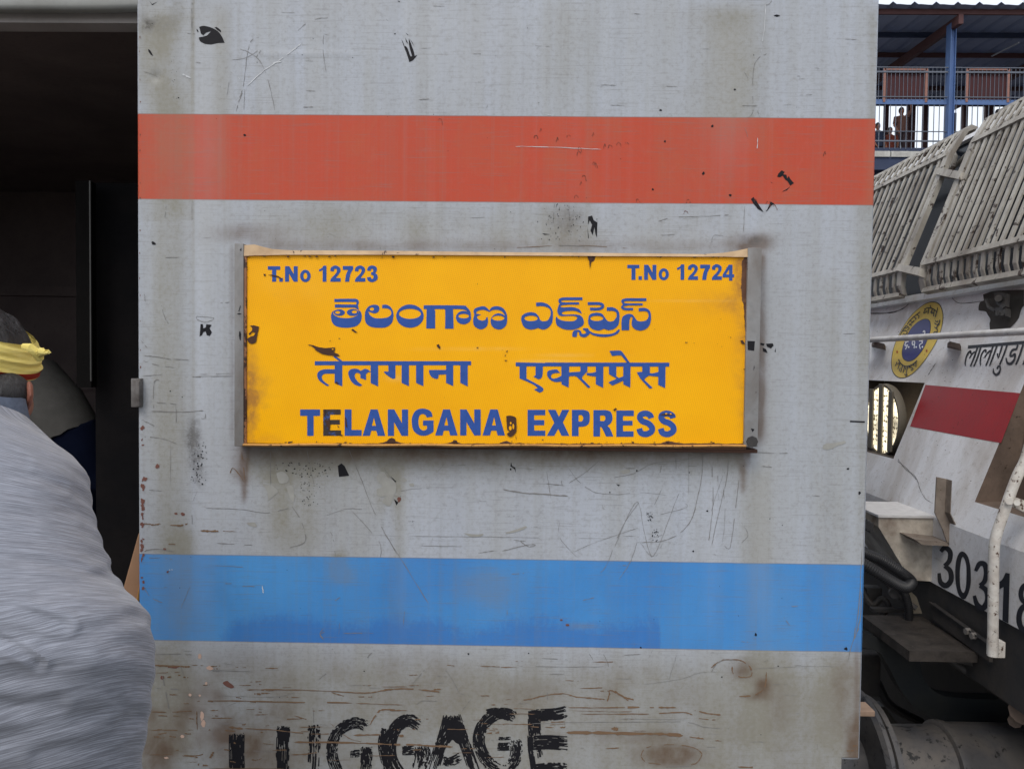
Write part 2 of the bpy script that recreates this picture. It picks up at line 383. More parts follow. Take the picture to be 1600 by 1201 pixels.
fields=[(0,lambda U,W,n:.45*((U<300)&(W<345))*np.clip((n-.2)/.5,0,1)),(2,lambda U,W,n:.55*np.exp(-((U-300)/1.6)**2)*((W<80)|((W>315)&(W<345)))),(0,lambda U,W,n:.5*np.exp(-((U-301)/2.2)**2)*(W<700)),(1,lambda U,W,n:.5*np.clip((W-1000)/100,0,1)*np.exp(-((U-240)/180)**2)*np.clip((n-.35)/.3,0,1)),
 VS(262,34,0,1200,.75),VS(345,16,0,330,.6),VS(300,6,0,180,.3),(0,lambda U,W,n:.5*np.exp(-((U-262)/60)**2-((W-10)/45)**2)*n*2),
 VS(1165,40,0,240,.62),VS(1366,9,0,640,.7),VS(1120,30,0,240,.3),VS(1350,10,300,900,.7),VS(1300,26,420,1200,.42),VS(1095,60,0,420,.2),
 VS(624,10,690,1010,.6),VS(286,20,820,1010,.85),VS(1178,22,720,1200,.55),VS(1230,18,880,1180,.5),VS(1200,12,700,1200,.3),VS(890,40,0,600,.22),VS(500,60,300,900,.28),VS(450,60,690,880,.5),
 VS(800,200,310,400,.3),G(560,350,200,34,.55),G(900,375,260,22,.7),
 (0,lambda U,W,n:(.75*np.clip((W-1000)/60,0,1))*(.5+n)),
 (1,lambda U,W,n:grime_low(U,W,n)),
 (1,lambda U,W,n:.85*np.exp(-np.abs((W-706)/16)**2)*((U>375)&(U<1175))*(.4+n)),
 (0,lambda U,W,n:.8*np.exp(-np.abs((W-712)/30)**2)*((U>385)&(U<1165))*(.4+n)),
 (1,lambda U,W,n:.5*np.exp(-np.abs((W-384)/10)**2)*((U>390)&(U<1175))*n*1.5),
 VS(381,8,690,790,1.2,8,1,.5),VS(372,14,690,760,.6,8,1),VS(1163,10,690,775,1.2,8,1,.6),VS(1190,9,392,700,1.3,10,1),VS(362,4,380,700,.5,10,1),
 G(1172,380,30,14,1.5,.1,.5,1),G(385,365,50,14,.8,.1,.6,1),G(1178,376,22,9,.9,.0,.5,2),
 G(262,20,50,28,.9,.2,.7,2),G(230,38,10,10,.8,.1,.5,2),G(305,705,9,45,.9,.2,.6,2),G(310,740,14,30,.8,.2,.6,2),G(300,690,12,30,.8,.25,.6,2),
 G(290,1115,70,14,.9,.25,.6,1),G(330,1140,60,20,.6,.25,.6,1),G(255,1180,45,22,1.0,.2,.6,1),G(350,1085,40,10,.6,.3,.6,1),G(400,1110,60,12,.7,.3,.7,1),
 G(1160,1045,18,14,.9,.1,.5,1),G(1193,1075,12,16,1.0,.1,.5,1),G(1178,1088,14,6,.8,.1,.5,1),G(1325,1090,22,60,.6,.1,.6,1),G(1335,1170,10,40,1.3,.1,.5,1),G(1050,1180,44,16,.95,.15,.5,1),
 G(1342,1100,5,100,.7,0,.5,1),G(1215,1105,20,40,.4,.1,.6,1),G(940,1150,120,10,.5,.3,.6,1),G(820,1060,300,50,.3,.3,.7,1),
 G(430,745,28,10,.5,.2,.6,0),G(440,800,14,44,.7,.2,.6,0),G(460,850,20,24,.5,.2,.6,0),G(605,760,18,40,1.1,.2,.5,0),G(885,345,30,24,.35,.35,.65,2),G(880,350,30,26,.3,.3,.6,1),
 (3,lambda U,W,n:1.0*np.clip((W-955+34*(n-.5)+5*np.sin(U/31))/34,0,1)*np.clip((U-330)/40,0,1)*np.clip((1036-U)/6,0,1)*(W<1016)),
 VS(320,24,0,1200,.8,30,4),VS(1190,20,330,1000,.5,30,4),VS(1115,18,700,1010,.5,20,4),VS(640,20,720,1010,.3,20,4),VS(1140,30,30,300,.5,30,4),VS(720,90,0,180,.4,30,4),
 # the darker grubby triangle rubbed into the blue band and the finger smear near its top edge
 G(755,915,46,26,.8,.2,.5,0),G(775,935,22,34,.5,.2,.5,0),G(528,885,14,22,1.3,.1,.4,0),G(540,900,16,12,.9,.1,.4,0),
 G(910,978,22,5,1.0,0,.4,0)]
DENTS=dents=[(300,100,3,130,.0012),(242,120,8,8,-.004),(470,85,90,5,.001),(800,700,260,260,-.003),(700,60,200,90,.003),(1130,350,90,260,.0025),(1300,900,60,200,-.002)]
wall=panel('side_wall',XL and 217.0,1358,-70,1330,YW,.004,fields,M_wall,coach,dents,cut=None)
# straighten the panel to the true door jamb / corner, and cut the notch at the foot of the corner
me=wall.data; bm=bmesh.new(); bm.from_mesh(me)
zn=P(1330,1185,YW).z; xn=P(1316,1190,YW).x
xs=[v.co.x for v in bm.verts]; mn,mx=min(xs),max(xs)
for v in bm.verts: v.co.x=XL+(v.co.x-mn)/(mx-mn)*(XR-XL)
bmesh.ops.delete(bm,geom=[v for v in bm.verts if v.co.x>xn and v.co.z<zn],context='VERTS')
bm.to_mesh(me); bm.free()
zmin=min(v.co.z for v in me.vertices); zmax=max(v.co.z for v in me.vertices)
# edges that give the sheet its folded thickness
mb=MB(); b_=.012
mb.prism([(XR,YW,zn),(XR,YW,zmax),(XR+.004,YW+.006,zmax),(XR+.004,YW+.05,zmax),(XR+.004,YW+.05,zn),(XR+.004,YW+.006,zn)],(0,0,0.00001)) if 0 else None
mb.quad((XR,YW,zn),(XR,YW,zmax),(XR+.005,YW+.007,zmax),(XR+.005,YW+.007,zn)); mb.quad((XR+.005,YW+.007,zn),(XR+.005,YW+.007,3.6),(XR+.005,YW+.09,3.6),(XR+.005,YW+.09,zn))
mb.quad((xn,YW,zn),(XR,YW,zn),(XR+.005,YW+.06,zn),(xn,YW+.06,zn))
mb.build('corner_flange',M_wallp,coach)
mb=MB(); mb.quad((XL,YW,zmin),(XL,YW,zmax),(XL-.004,YW+.004,zmax),(XL-.004,YW+.004,zmin)); mb.quad((XL-.004,YW+.004,zmin),(XL-.004,YW+.004,zmax),(XL-.004,YW+.05,zmax),(XL-.004,YW+.05,zmin))
mb.box((XL+.05,YW+.06,(zmin+zmax)/2),(.1,.016,zmax-zmin))
mb.build('door_jamb',M_wallp,coach)
# rest of the coach: outer skin above, beside the doorway, roof, end, floor and dark interior
XD0=-2.35; ZH=P(100,13,YW).z; COACHL=-9.0; ZF=1.28
mb=MB()
def skin(x0,x1,z0,z1): mb.quad((x0,YW+.001,z0),(x1,YW+.001,z0),(x1,YW+.001,z1),(x0,YW+.001,z1))
skin(COACHL,XD0,zmin,3.45); skin(XL,XR+.004,zmax,3.45); skin(XD0,XL,ZH+.022,3.45)
mb.build('upper_side_wall',M_wallp,coach)
M_lip=worn('olive_grey_door_header',(.33,.34,.33),(.2,.195,.17),None,5,.5,.55)
# rounded lip over the doorway
prof=[(0,.022),(.0005,.009),(.004,.003),(.010,0),(.025,0)]
mb=MB(); mb.grid(lambda u,v:(lambda q:(XD0+(XL-XD0)*u,YW+.001+q[0],ZH+q[1]+.004*math.exp(-((u-1)/.05)**2)))(prof[min(4,int(round(v*4)))]),60,4)
mb.build('door_header',M_lip,coach,True)
M_lint=worn('brown_grey_lintel',(.46,.43,.42),(.30,.28,.27),None,5,.5,.8)
mb=MB(); z2=P(100,50,YW+.1).z
mb.box(((XD0+XL)/2,YW+.075,(z2+ZH+.03)/2),(XL-XD0,.05,ZH+.03-z2)); mb.build('lintel',M_lint,coach)
mb=MB(); prr=[(YW,3.45),(YW+.05,3.62),(YW+.25,3.82),(YW+.8,3.98),(YW+1.6,4.03),(YW+2.4,3.98),(YW+2.95,3.82),(YW+3.15,3.62),(YW+3.2,3.45)]
mb.prism([(XR+.004,y,z) for y,z in prr],(COACHL-XR,0,0)); mb.build('roof',flat('coach_roof_grey',(.3,.31,.32),.6),coach,True)
mb=MB(); mb.box((XR-.01,YW+1.65,2.36),(.02,3.09,2.17)); mb.build('end_wall',M_wallp,coach)
mb=MB(); mb.box(((COACHL+XR)/2,YW+3.19,2.36),(XR-COACHL,.02,2.17)); mb.build('far_side_wall',M_wallp,coach)
mb=MB(); mb.box(((COACHL+XR)/2-.02,YW+1.6,ZF-.06),(XR-COACHL-.1,3.1,.1)); mb.build('floor',M_interior,coach)
mb=MB()
mb.box((-1.6,YW+2.2,2.3),(4,.03,2.1)); mb.box((XR-.4,YW+1.2,2.3),(.03,2.2,2.1)); mb.box((-3.6,YW+1.2,2.3),(.03,2.2,2.1)); mb.box((-1.6,YW+1.15,3.3),(4,2.3,.04))
for zz in (1.75,2.25,2.75): mb.box((-1.6,YW+2.17,zz),(4,.03,.05))
mb.build('interior_panelling',M_interior,coach)
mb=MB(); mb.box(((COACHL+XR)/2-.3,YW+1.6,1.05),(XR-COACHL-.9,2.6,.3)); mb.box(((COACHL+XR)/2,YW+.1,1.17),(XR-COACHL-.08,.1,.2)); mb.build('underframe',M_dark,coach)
# sliding door edge seen inside the opening, its edge highlight coloured in as a pale metal strip
pt=P(140,285,2.25); pb=P(143,605,2.25)
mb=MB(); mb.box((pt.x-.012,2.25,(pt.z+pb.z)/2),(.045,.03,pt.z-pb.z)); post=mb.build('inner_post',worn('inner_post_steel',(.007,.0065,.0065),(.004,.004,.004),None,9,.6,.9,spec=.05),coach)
mb=MB(); mb.box((pt.x+.0125,2.232,(pt.z+pb.z)/2+.01),(.004,.006,pt.z-pb.z-.02)); mb.build('edge_highlight',flat('edge_highlight_metal',(.06,.06,.058),.4,.4),post)
# the dark half of the door leaf right of the post
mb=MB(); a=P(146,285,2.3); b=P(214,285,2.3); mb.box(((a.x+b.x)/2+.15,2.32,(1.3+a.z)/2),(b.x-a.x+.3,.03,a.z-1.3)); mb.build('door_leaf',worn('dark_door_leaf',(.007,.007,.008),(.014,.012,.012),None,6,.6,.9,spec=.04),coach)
# latch box at the jamb
M_latch=worn('bare_latch_steel',(.20,.19,.185),(.06,.048,.042),(.08,.04,.02),22,.95,.42,.66,.5)
a=P(205,591,YW-.012); b=P(220,636,YW-.012)
mb=MB(); mb.bev(((a.x+b.x)/2,YW+.004,(a.z+b.z)/2),(b.x-a.x,.036,a.z-b.z),.002)
lt=mb.build('latch',M_latch,coach,True)
mb=MB(); mb.bev((b.x-.004,YW-.0175,(a.z+b.z)/2-.002),(.009,.006,(a.z-b.z)*.86),.0015); mb.build('latch_plate',M_latch,lt,True)
# ---- marks on the wall
def wp(px,py,e):
    o=sum(h*math.exp(-((px-cx)/sx)**2-((py-cz)/sz)**2) for cx,cz,sx,sz,h in DENTS)
    return P(px,py,YW-o-e)
_lv=[.0006]
def wdec(): _lv[0]+=.00005; return Decal(wp,0,0,1,_lv[0],.0000004)
rr=random
# LUGGAGE, brushed in black
d=wdec(); d.at(340,1080,5.333)
d.brush([(160,345),(158,480),(162,700),(165,800)],128,20,.05,.12,3); d.brush([(120,780),(250,790),(420,785)],110,14,.1,.3,4)
d.brush([(550,278),(545,420),(542,700),(600,790),(690,800)],112,18,.10,.25,5); d.brush([(805,270),(803,380),(800,560),(790,720)],108,17,.28,.7,6)
d.brush([(1245,300),(1190,262),(1100,268),(1010,325),(960,430),(955,540),(1010,670),(1120,740)],95,18,.16,.35,7)
d.brush([(1105,515),(1150,515),(1205,512)],62,9,.25,.4,8); d.brush([(1240,455),(1240,560),(1225,700)],96,14,.27,.4,9)
d.at(600,1080,5.333)
d.brush([(300,290),(225,240),(150,255),(80,330),(50,440),(60,560),(130,680),(230,760)],105,20,.07,.3,10)
d.brush([(10,300),(-20,420),(0,560),(50,690)],60,10,.2,.3,11)
d.brush([(150,488),(190,490),(255,486)],76,11,.08,.3,12); d.brush([(310,452),(320,540),(295,660)],135,20,.27,.4,13)
d.brush([(545,195),(510,340),(455,500),(395,680)],100,17,.12,.3,14); d.brush([(590,195),(640,340),(690,480),(760,680)],92,17,.08,.25,15)
d.draw('540,235* 620,225* 650,330 640,430 600,425 570,400 540,430 520,400 525,330'); d.brush([(490,575),(560,580),(650,535)],75,12,.12,.5,16)
d.brush([(1100,225),(1020,185),(920,195),(830,270),(790,380),(805,480),(870,590),(960,650)],100,18,.15,.25,17); d.brush([(850,165),(950,150),(1080,190)],34,6,.15,.3,18)
d.brush([(945,455),(990,458),(1050,455)],66,10,.08,.3,19); d.brush([(950,390),(1060,388)],26,5,.2,.3,20); d.brush([(1090,400),(1105,480),(1080,590),(1010,660)],100,16,.3,.35,21)
d.brush([(1255,160),(1252,260),(1258,365)],105,18,.07,.15,22); d.brush([(1218,350),(1222,470),(1245,640),(1250,760)],46,8,.12,.2,23)
d.brush([(1215,200),(1340,192),(1440,185),(1530,165)],100,16,.08,.4,24); d.brush([(1235,425),(1380,420),(1535,432)],118,18,.09,.3,25)
d.brush([(1245,640),(1380,625),(1525,628)],70,11,.12,.3,26); d.brush([(1240,800),(1380,790),(1530,795)],80,11,.12,.3,27); d.brush([(1290,470),(1300,560)],50,7,.4,.6,28)
d.mb.build('painted_word',M_black,coach,recalc=False)
# black chips where the orange paint and the grey came away
d=wdec()
d.at(200,0,4); d.draw('445,170* 470,163 510,170 545,185* 570,205 590,235* 603,268* 560,270 520,278 480,275* 450,258 442,235* 470,230 495,222* 520,195* 488,205 470,222* 455,210*; 540,172* 555,170* 580,190* 582,205* 560,190*; 430,180* 440,195* 438,205* 428,190*; 126,308* 140,318 158,352* 140,340 128,325*; 132,5* 150,27* 188,10* 150,33*')
d.at(560,0,4); d.draw('268,245* 285,280 318,388* 340,378 352,365 368,345* 352,350* 345,320 325,265 315,240* 318,290 335,350* 325,352 308,305 290,290 305,350* 295,320; 292,235* 305,260* 310,275* 298,262*; 318,240* 348,290* 340,270*; 295,205* 315,222* 305,218*; 245,5* 260,10* 255,16*; 172,120* 188,132* 180,128*; 220,212* 235,208* 230,216*')
d.at(980,0,4); d.draw('965,1065* 985,1075* 975,1090* 995,1092* 1000,1115* 1010,1100* 1020,1120* 1042,1145* 1020,1160* 1000,1130* 990,1125* 972,1098* 955,1108* 938,1105* 945,1085*; 915,98* 935,92 958,100* 935,106; 895,1135* 910,1145* 903,1143*; 965,1200* 1000,1180* 1020,1165* 1000,1188*')
d.at(800,170,2.7586); d.draw('328,465* 345,460* 352,480* 368,490* 366,555* 360,540* 355,510* 348,545* 338,525* 345,500* 335,480* 328,500*; 325,510* 332,560* 328,555*; 1030,390* 1040,380* 1060,408* 1085,446* 1060,432* 1042,410*; 1095,446* 1115,400* 1132,410* 1120,415*; 130,537* 165,541* 140,543*; 640,2* 648,6* 642,12*')
d.at(200,360,3.335); d.draw('378,487* 390,488* 392,510* 405,505* 408,488* 435,492* 425,510* 437,530* 425,550* 410,545* 405,525* 392,530* 385,545* 373,553*')
d.at(1140,360,3.335); d.draw('162,585* 182,590* 178,600* 160,595*; 190,590* 225,588* 230,600* 215,615* 195,605*; 172,610* 190,618* 198,638* 175,630*; 235,630* 241,610* 240,635*; 628,990* 705,993* 704,1001* 628,998*')
d.at(220,690,3.875); d.draw('1193,145* 1215,130* 1235,148* 1262,205* 1200,212*')
d.at(600,690,3.875); d.draw('770,122* 775,145* 795,155* 798,188* 790,165* 765,148*; 40,208* 75,240* 65,245*; 105,320* 95,350* 75,385* 60,345* 85,365*; 1405,255* 1430,262* 1420,268*')
d.at(960,690,3.875)
for _ in range(26): d.chip(215+rnd(-20,20),455+rnd(-28,22),rnd(3,14),rnd(3,9),rnd(0,3))
for _ in range(28): d.chip(248+rnd(-18,18),565+rnd(-38,42),rnd(3,12),rnd(3,9),rnd(0,3))
d.at(0,0,1)
for x,y,r in [(1032,172,2.2),(1113,197,2.6),(1039,221,2.6),(1099,271,3.2),(1020,296,2.4),(1141,305,3),(382,211,2.6),(279,153,1.4),(240,380,4),(1148,140,2.2),(798,733,2),(1001,1011,2),(732,1021,2.2),(826,1020,1.6),(1105,798,2),(1203,810,1.2),(1083,861,2.2),(1077,738,1.3),(1181,991,3),(1322,1013,3.5),(1128,1057,1.6),(1189,1147,1),(1216,1040,1.6),(1343,770,3),(1325,732,2.6),(995,735,1.8),(953,769,1.6),(266,611,1.5),(877,1120,4),(569,1048,1.6),(254,1058,3.5)]:
    d.chip(x,y,r*1.6,r*2,rnd(0,3))
for _ in range(70): d.chip(rnd(225,1340),rnd(20,1180),rnd(.8,2.2),rnd(.8,2.0),rnd(0,3),8)
for _ in range(60): d.chip(rnd(430,520),rnd(722,745),rnd(.8,4),rnd(.8,3),rnd(0,3),8)
for _ in range(45): d.chip(310+random.gauss(0,7),rnd(690,756),rnd(.8,4),rnd(.8,4),rnd(0,3),8)
for _ in range(40): d.chip(rnd(468,500),rnd(752,790),rnd(.8,2.6),rnd(.8,2.2),rnd(0,3),8)
for _ in range(60): d.chip(880+random.gauss(0,16),344+rnd(-26,32),rnd(.6,1.6),rnd(1,4),rnd(-.3,.3),8)
for _ in range(12): d.chip(272+rnd(-4,4),80+rnd(0,80),1,1.2,0,8)
d.mb.build('paint_chips',M_black,coach,recalc=False)['kind']='stuff'
# reddish chips along the jamb edge, grey-olive peeled patches, pale primer spots
d=wdec()
for yc_,n_ in ((760,7),(790,9),(815,5),(850,8),(870,4),(700,2),(668,2),(905,3)):
    for _ in range(n_): d.chip(222+rnd(-1,2.2),yc_+random.gauss(0,7),rnd(2,8),rnd(3,12),rnd(-.4,.4),12,.55)
for x,y,w_,h_ in [(246,728,8,9),(262,893,5,5),(270,1041,22,6),(357,1069,24,12),(253,1058,8,8),(286,803,9,6),(275,802,7,4),(877,968,5,4),(887,976,8,5),(624,780,8,12),(226,748,10,9),(257,858,7,5)]: d.chip(x,y,w_,h_,rnd(0,.4))
for y in np.linspace(50,620,16): d.chip(218.5+rnd(-.5,1),y+rnd(-9,9),rnd(1,3),rnd(2,6),0)
d.mb.build('rust_chips',flat('rust_red_chip',(.16,.07,.055),.85),coach,recalc=False)['kind']='stuff'
d=wdec()
for x,y,w_,h_ in [(312,1025,8,9),(328,1043,12,9),(322,1067,5,5),(297,1085,6,6),(312,1086,5,4),(285,1150,8,7),(316,1118,8,18),(318,1130,9,14),(260,1183,9,4)]: d.chip(x,y,w_,h_,rnd(0,.4))
d.mb.build('primer_spots',M_pale,coach,recalc=False)['kind']='stuff'
d=wdec()
d.at(960,690,3.875); d.draw('1265,20* 1290,8 1330,8 1360,0* 1395,-5* 1400,8 1350,25 1320,40 1285,48 1262,40')
d.at(600,690,3.875); d.draw('-20,180* 5,185 20,215 60,235 75,280 60,330 40,385 15,385 -10,360 10,330 -30,330 -45,290 -10,270 -45,220; 735,548* 800,530 855,510 860,522 800,545 745,555; 90,225* 120,218 140,235 115,245; 150,255* 175,250 182,268 160,270; 483,552* 560,560 600,555 590,570 530,575; 1430,175* 1480,165 1490,185 1450,195')
d.at(220,690,3.875); d.draw('820,190* 860,180 895,215 885,245 840,248; 880,270* 915,265 930,310 925,365 900,330; 735,255* 790,262 830,300 800,330 770,360* 765,300; 640,490* 690,488 700,515 655,505')
d.mb.build('bared_patches',flat('olive_undercoat',(.31,.31,.29),.75),coach,recalc=False)['kind']='stuff'
# scratches
d=wdec(); S=lambda o,pts,w_=1.1,g=.08: (d.at(*o),d.scratch(pts,w_*o[2],g,o[2]))
A=(200,0,4); S(A,[(675,700),(695,620),(720,540),(735,420),(745,340),(770,255),(820,232)],.8); S(A,[(700,308),(760,330),(830,390),(880,520),(918,690)],.9); S(A,[(725,690),(728,560)],.7); S(A,[(800,360),(830,315)],1.2); S(A,[(618,600),(632,510)],.8); S(A,[(690,640),(715,580)],1.3,0)
S(A,[(650,375),(740,360),(850,290)],.7); S(A,[(90,445),(150,465),(200,492)],.7); S(A,[(1222,220),(1220,330),(1238,450)],.9); S(A,[(400,0),(398,90),(400,280)],.9,.2); S(A,[(1050,205),(1110,150),(1180,118),(1250,112)],.8,.15); S(A,[(370,210),(430,212)],.9)
A=(980,0,4); S(A,[(875,335),(820,365),(792,420),(785,560),(785,700),(755,735)],.8); S(A,[(905,0),(890,25),(862,34)],1); S(A,[(730,450),(765,500)],.8); S(A,[(815,690),(830,735)],.8); S(A,[(732,780),(755,860)],.6)
A=(800,170,2.7586); S(A,[(630,485),(700,468),(870,462),(935,455)],.9); S(A,[(640,545),(705,541)],.9); S(A,[(200,588),(315,592)],1.2,0); S(A,[(1003,420),(998,545)],.8); S(A,[(185,400),(178,470),(176,540)],.9,.2); S(A,[(245,400),(250,540)],.8,.3); S(A,[(860,580),(870,545),(910,548)],.8); S(A,[(300,470),(295,590)],.6,.3)
A=(200,360,3.335); S(A,[(85,652),(150,658),(225,672)],1.5,0); S(A,[(235,670),(320,674)],1.3,.1); S(A,[(75,678),(150,700),(240,714)],1.2,.1); S(A,[(120,140),(270,140)],1.2,.1); S(A,[(75,758),(180,750)],1); S(A,[(135,945),(133,850),(138,785),(165,780)],1.1,.1); S(A,[(135,895),(200,900),(255,905)],1); S(A,[(120,940),(260,945),(395,938)],1.5,.05); S(A,[(250,910),(250,1030)],.9,.1); S(A,[(85,1075),(170,1082),(255,1110)],1.2); S(A,[(350,760),(545,758)],1.1,.05); S(A,[(370,750),(545,745)],.8,.1); S(A,[(355,448),(362,465),(400,478),(435,468),(445,455),(400,450),(355,448)],.8,0); S(A,[(175,390),(190,450),(212,487)],1,.1); S(A,[(480,378),(530,374)],.9); S(A,[(65,570),(100,612)],1.2); S(A,[(70,985),(138,1018)],1.2); S(A,[(402,940),(402,975),(380,978)],.8); S(A,[(85,330),(90,370)],1)
A=(220,690,3.875); S(A,[(1255,38),(1340,240),(1420,440),(1550,680)],.9,.03); S(A,[(785,60),(785,270)],.9,.1); S(A,[(1003,40),(1050,270)],.8,.1); S(A,[(1280,420),(1440,600),(1450,700)],.7); S(A,[(915,390),(975,490),(995,600),(900,640)],1.4,.05); S(A,[(390,400),(600,408),(760,430),(900,400)],1,.1); S(A,[(1110,450),(1250,405),(1340,408)],.8); S(A,[(460,612),(570,620)],1.2); S(A,[(610,625),(675,622)],1.3); S(A,[(20,662),(85,648),(200,665)],1.4,0); S(A,[(180,0),(180,260)],.6,.1); S(A,[(310,440),(310,500)],1.2); S(A,[(1148,540),(1165,590),(1180,700)],.8,.1); S(A,[(25,290),(130,298)],1); S(A,[(1225,1157),(1410,1158)],1.1,.1); S(A,[(370,745),(700,762)],1,.3); S(A,[(20,880),(60,940),(150,980)],1,.1); S(A,[(1165,972),(1220,930)],1.1,.1); S(A,[(1110,1150),(1088,1165),(1108,1195)],1.1,0); S(A,[(300,870),(240,1010)],.7,.2); S(A,[(20,700),(150,705),(190,712)],1); S(A,[(510,857),(560,858)],1)
A=(600,690,3.875); S(A,[(720,288),(840,308),(980,318),(1115,328)],2.2,0); S(A,[(980,252),(1095,265)],1.5,0); S(A,[(1075,235),(1078,262)],1); S(A,[(985,180),(1010,345)],1.2,.1); S(A,[(1375,42),(1250,160),(1120,250)],1,.05); S(A,[(1120,160),(1180,240),(1280,305),(1430,320)],.7,.05); S(A,[(570,672),(670,658)],1.2,0); S(A,[(715,660),(860,625),(915,622),(900,632),(865,630),(825,600)],1.3,0); S(A,[(780,592),(860,602)],1.1,0); S(A,[(150,570),(600,575),(1350,585)],.6,.15); S(A,[(220,630),(470,632)],1,.1); S(A,[(0,550),(110,720),(270,980)],1,.03); S(A,[(80,300),(180,285),(280,280)],.7); S(A,[(1540,370),(1440,520),(1350,740),(1310,790)],.8,.03); S(A,[(200,50),(420,80),(700,140),(930,170)],.6,.1); S(A,[(1062,480),(1065,580),(1170,700)],.6,.1); S(A,[(1140,670),(1300,600),(1540,520)],.6,.1); S(A,[(1200,960),(1320,930)],1,.2); S(A,[(770,800),(850,795)],1,.1); S(A,[(745,960),(745,1050)],.9,.2); S(A,[(0,160),(60,240)],1); S(A,[(370,130),(320,185)],.8); S(A,[(1320,380),(1330,405),(1390,420)],.6)
A=(960,690,3.875); S(A,[(535,45),(530,200),(505,330),(470,460),(400,550),(290,600),(160,608)],1.1,.03); S(A,[(690,45),(685,195),(650,350),(610,520),(590,630)],.8,.06); S(A,[(590,140),(598,330),(590,450),(570,610)],1,.06); S(A,[(755,230),(735,400),(705,620),(685,645),(665,625)],.9,.03); S(A,[(0,640),(90,430),(145,370),(180,540),(220,685),(260,650),(330,470),(390,310)],.8,.05); S(A,[(370,55),(375,170)],1); S(A,[(315,60),(320,180)],.8,.1); S(A,[(0,215),(120,190),(240,130),(420,110),(640,50)],.9,.05); S(A,[(840,62),(950,68),(1050,68)],1.3,.05); S(A,[(890,148),(955,153)],1.5,0); S(A,[(275,190),(285,140)],1.3,0); S(A,[(300,590),(240,700),(150,600)],.5,.2); S(A,[(1500,640),(1480,1000),(1452,1190),(1490,1060),(1495,900)],1.3,0); S(A,[(450,60),(450,320)],.6,.1); S(A,[(625,60),(630,350)],.8,.1); S(A,[(660,280),(670,460),(650,640)],.6,.1); S(A,[(230,450),(430,400),(425,370)],.7,.1); S(A,[(1025,1060),(1062,1110)],1); S(A,[(770,490),(810,560),(770,610)],.7); S(A,[(0,320),(180,308),(330,325)],.6); S(A,[(135,610),(100,720),(30,830)],.8,.05); S(A,[(110,620),(300,560)],.5); S(A,[(215,440),(290,280)],.6,.1); S(A,[(570,470),(640,250),(670,180)],.5,.1)
A=(220,980,4); S(A,[(75,168),(230,165),(320,168)],1.2,.05); S(A,[(430,265),(700,275)],1,.05); S(A,[(135,300),(160,420),(180,530)],1.2,.1); S(A,[(245,230),(300,390)],1); S(A,[(90,378),(240,385)],1.4,.1); S(A,[(490,425),(700,432),(860,430),(960,405)],.7,.05); S(A,[(1400,205),(1440,160),(1460,140)],1.6,.3); S(A,[(1110,325),(1160,285)],1.3,0); S(A,[(1285,360),(1500,362)],.8,.1); S(A,[(480,600),(575,600)],1); S(A,[(475,770),(525,745)],1.3); S(A,[(1075,500),(1080,560),(1090,880)],1,.2); S(A,[(680,770),(860,772)],.6); S(A,[(1140,10),(1118,40),(1140,75)],1.1,0)
A=(600,980,4); S(A,[(385,265),(430,330),(470,408)],1.3,.05); S(A,[(470,412),(540,422)],.9); S(A,[(640,205),(950,192),(1150,200)],.9,.15); S(A,[(840,240),(1150,245),(1500,243)],.8,.1); S(A,[(1370,165),(1395,210),(1405,262)],1.1,.05); S(A,[(1280,160),(1310,205)],1); S(A,[(1500,172),(1600,165)],1); S(A,[(1035,290),(1125,290)],.9); S(A,[(180,350),(230,290),(255,262)],.9,.1); S(A,[(205,480),(240,458),(330,460)],1,.05); S(A,[(1020,400),(1022,450)],1.1,0); S(A,[(920,600),(1250,590),(1600,592)],.8,.05); S(A,[(200,545),(560,575)],.6,.2)
A=(960,980,4); S(A,[(1530,0),(1490,90),(1460,205)],1.2,0); S(A,[(1505,0),(1500,60)],1,0); S(A,[(60,173),(165,165)],1.2,0); S(A,[(320,870),(480,865)],1.1,.05); S(A,[(0,590),(260,588),(460,590),(560,620),(665,628)],.9,.05); S(A,[(0,570),(200,570),(450,575)],.6,.1); S(A,[(180,355),(420,320),(520,285),(640,275)],.6,.1); S(A,[(605,278),(640,225),(690,200),(780,203)],1.1,.05); S(A,[(240,140),(215,190)],.7); S(A,[(390,170),(340,330)],.5,.1); S(A,[(860,258),(1100,245),(1400,240)],.5,.15)
d.at(0,0,1)
for _ in range(110):                      # short brushed scuffs
    x,y=rnd(225,1335),random.choice([rnd(5,178),rnd(318,1170),rnd(690,1180),rnd(1010,1190)]); l=rnd(4,26)
    if 370<x<1180 and 385<y<700: continue
    if rr.random()<.75: d.scratch([(x,y),(x+l,y+rnd(-1.2,1.2))],rnd(.5,1.0),.1,.7)
    else: a=rnd(0,3.1); d.scratch([(x,y),(x+l*math.cos(a),y+l*math.sin(a))],rnd(.4,.8),.1,.7)
d.mb.build('scratches',M_scr,coach,recalc=False)['kind']='stuff'
d=wdec()
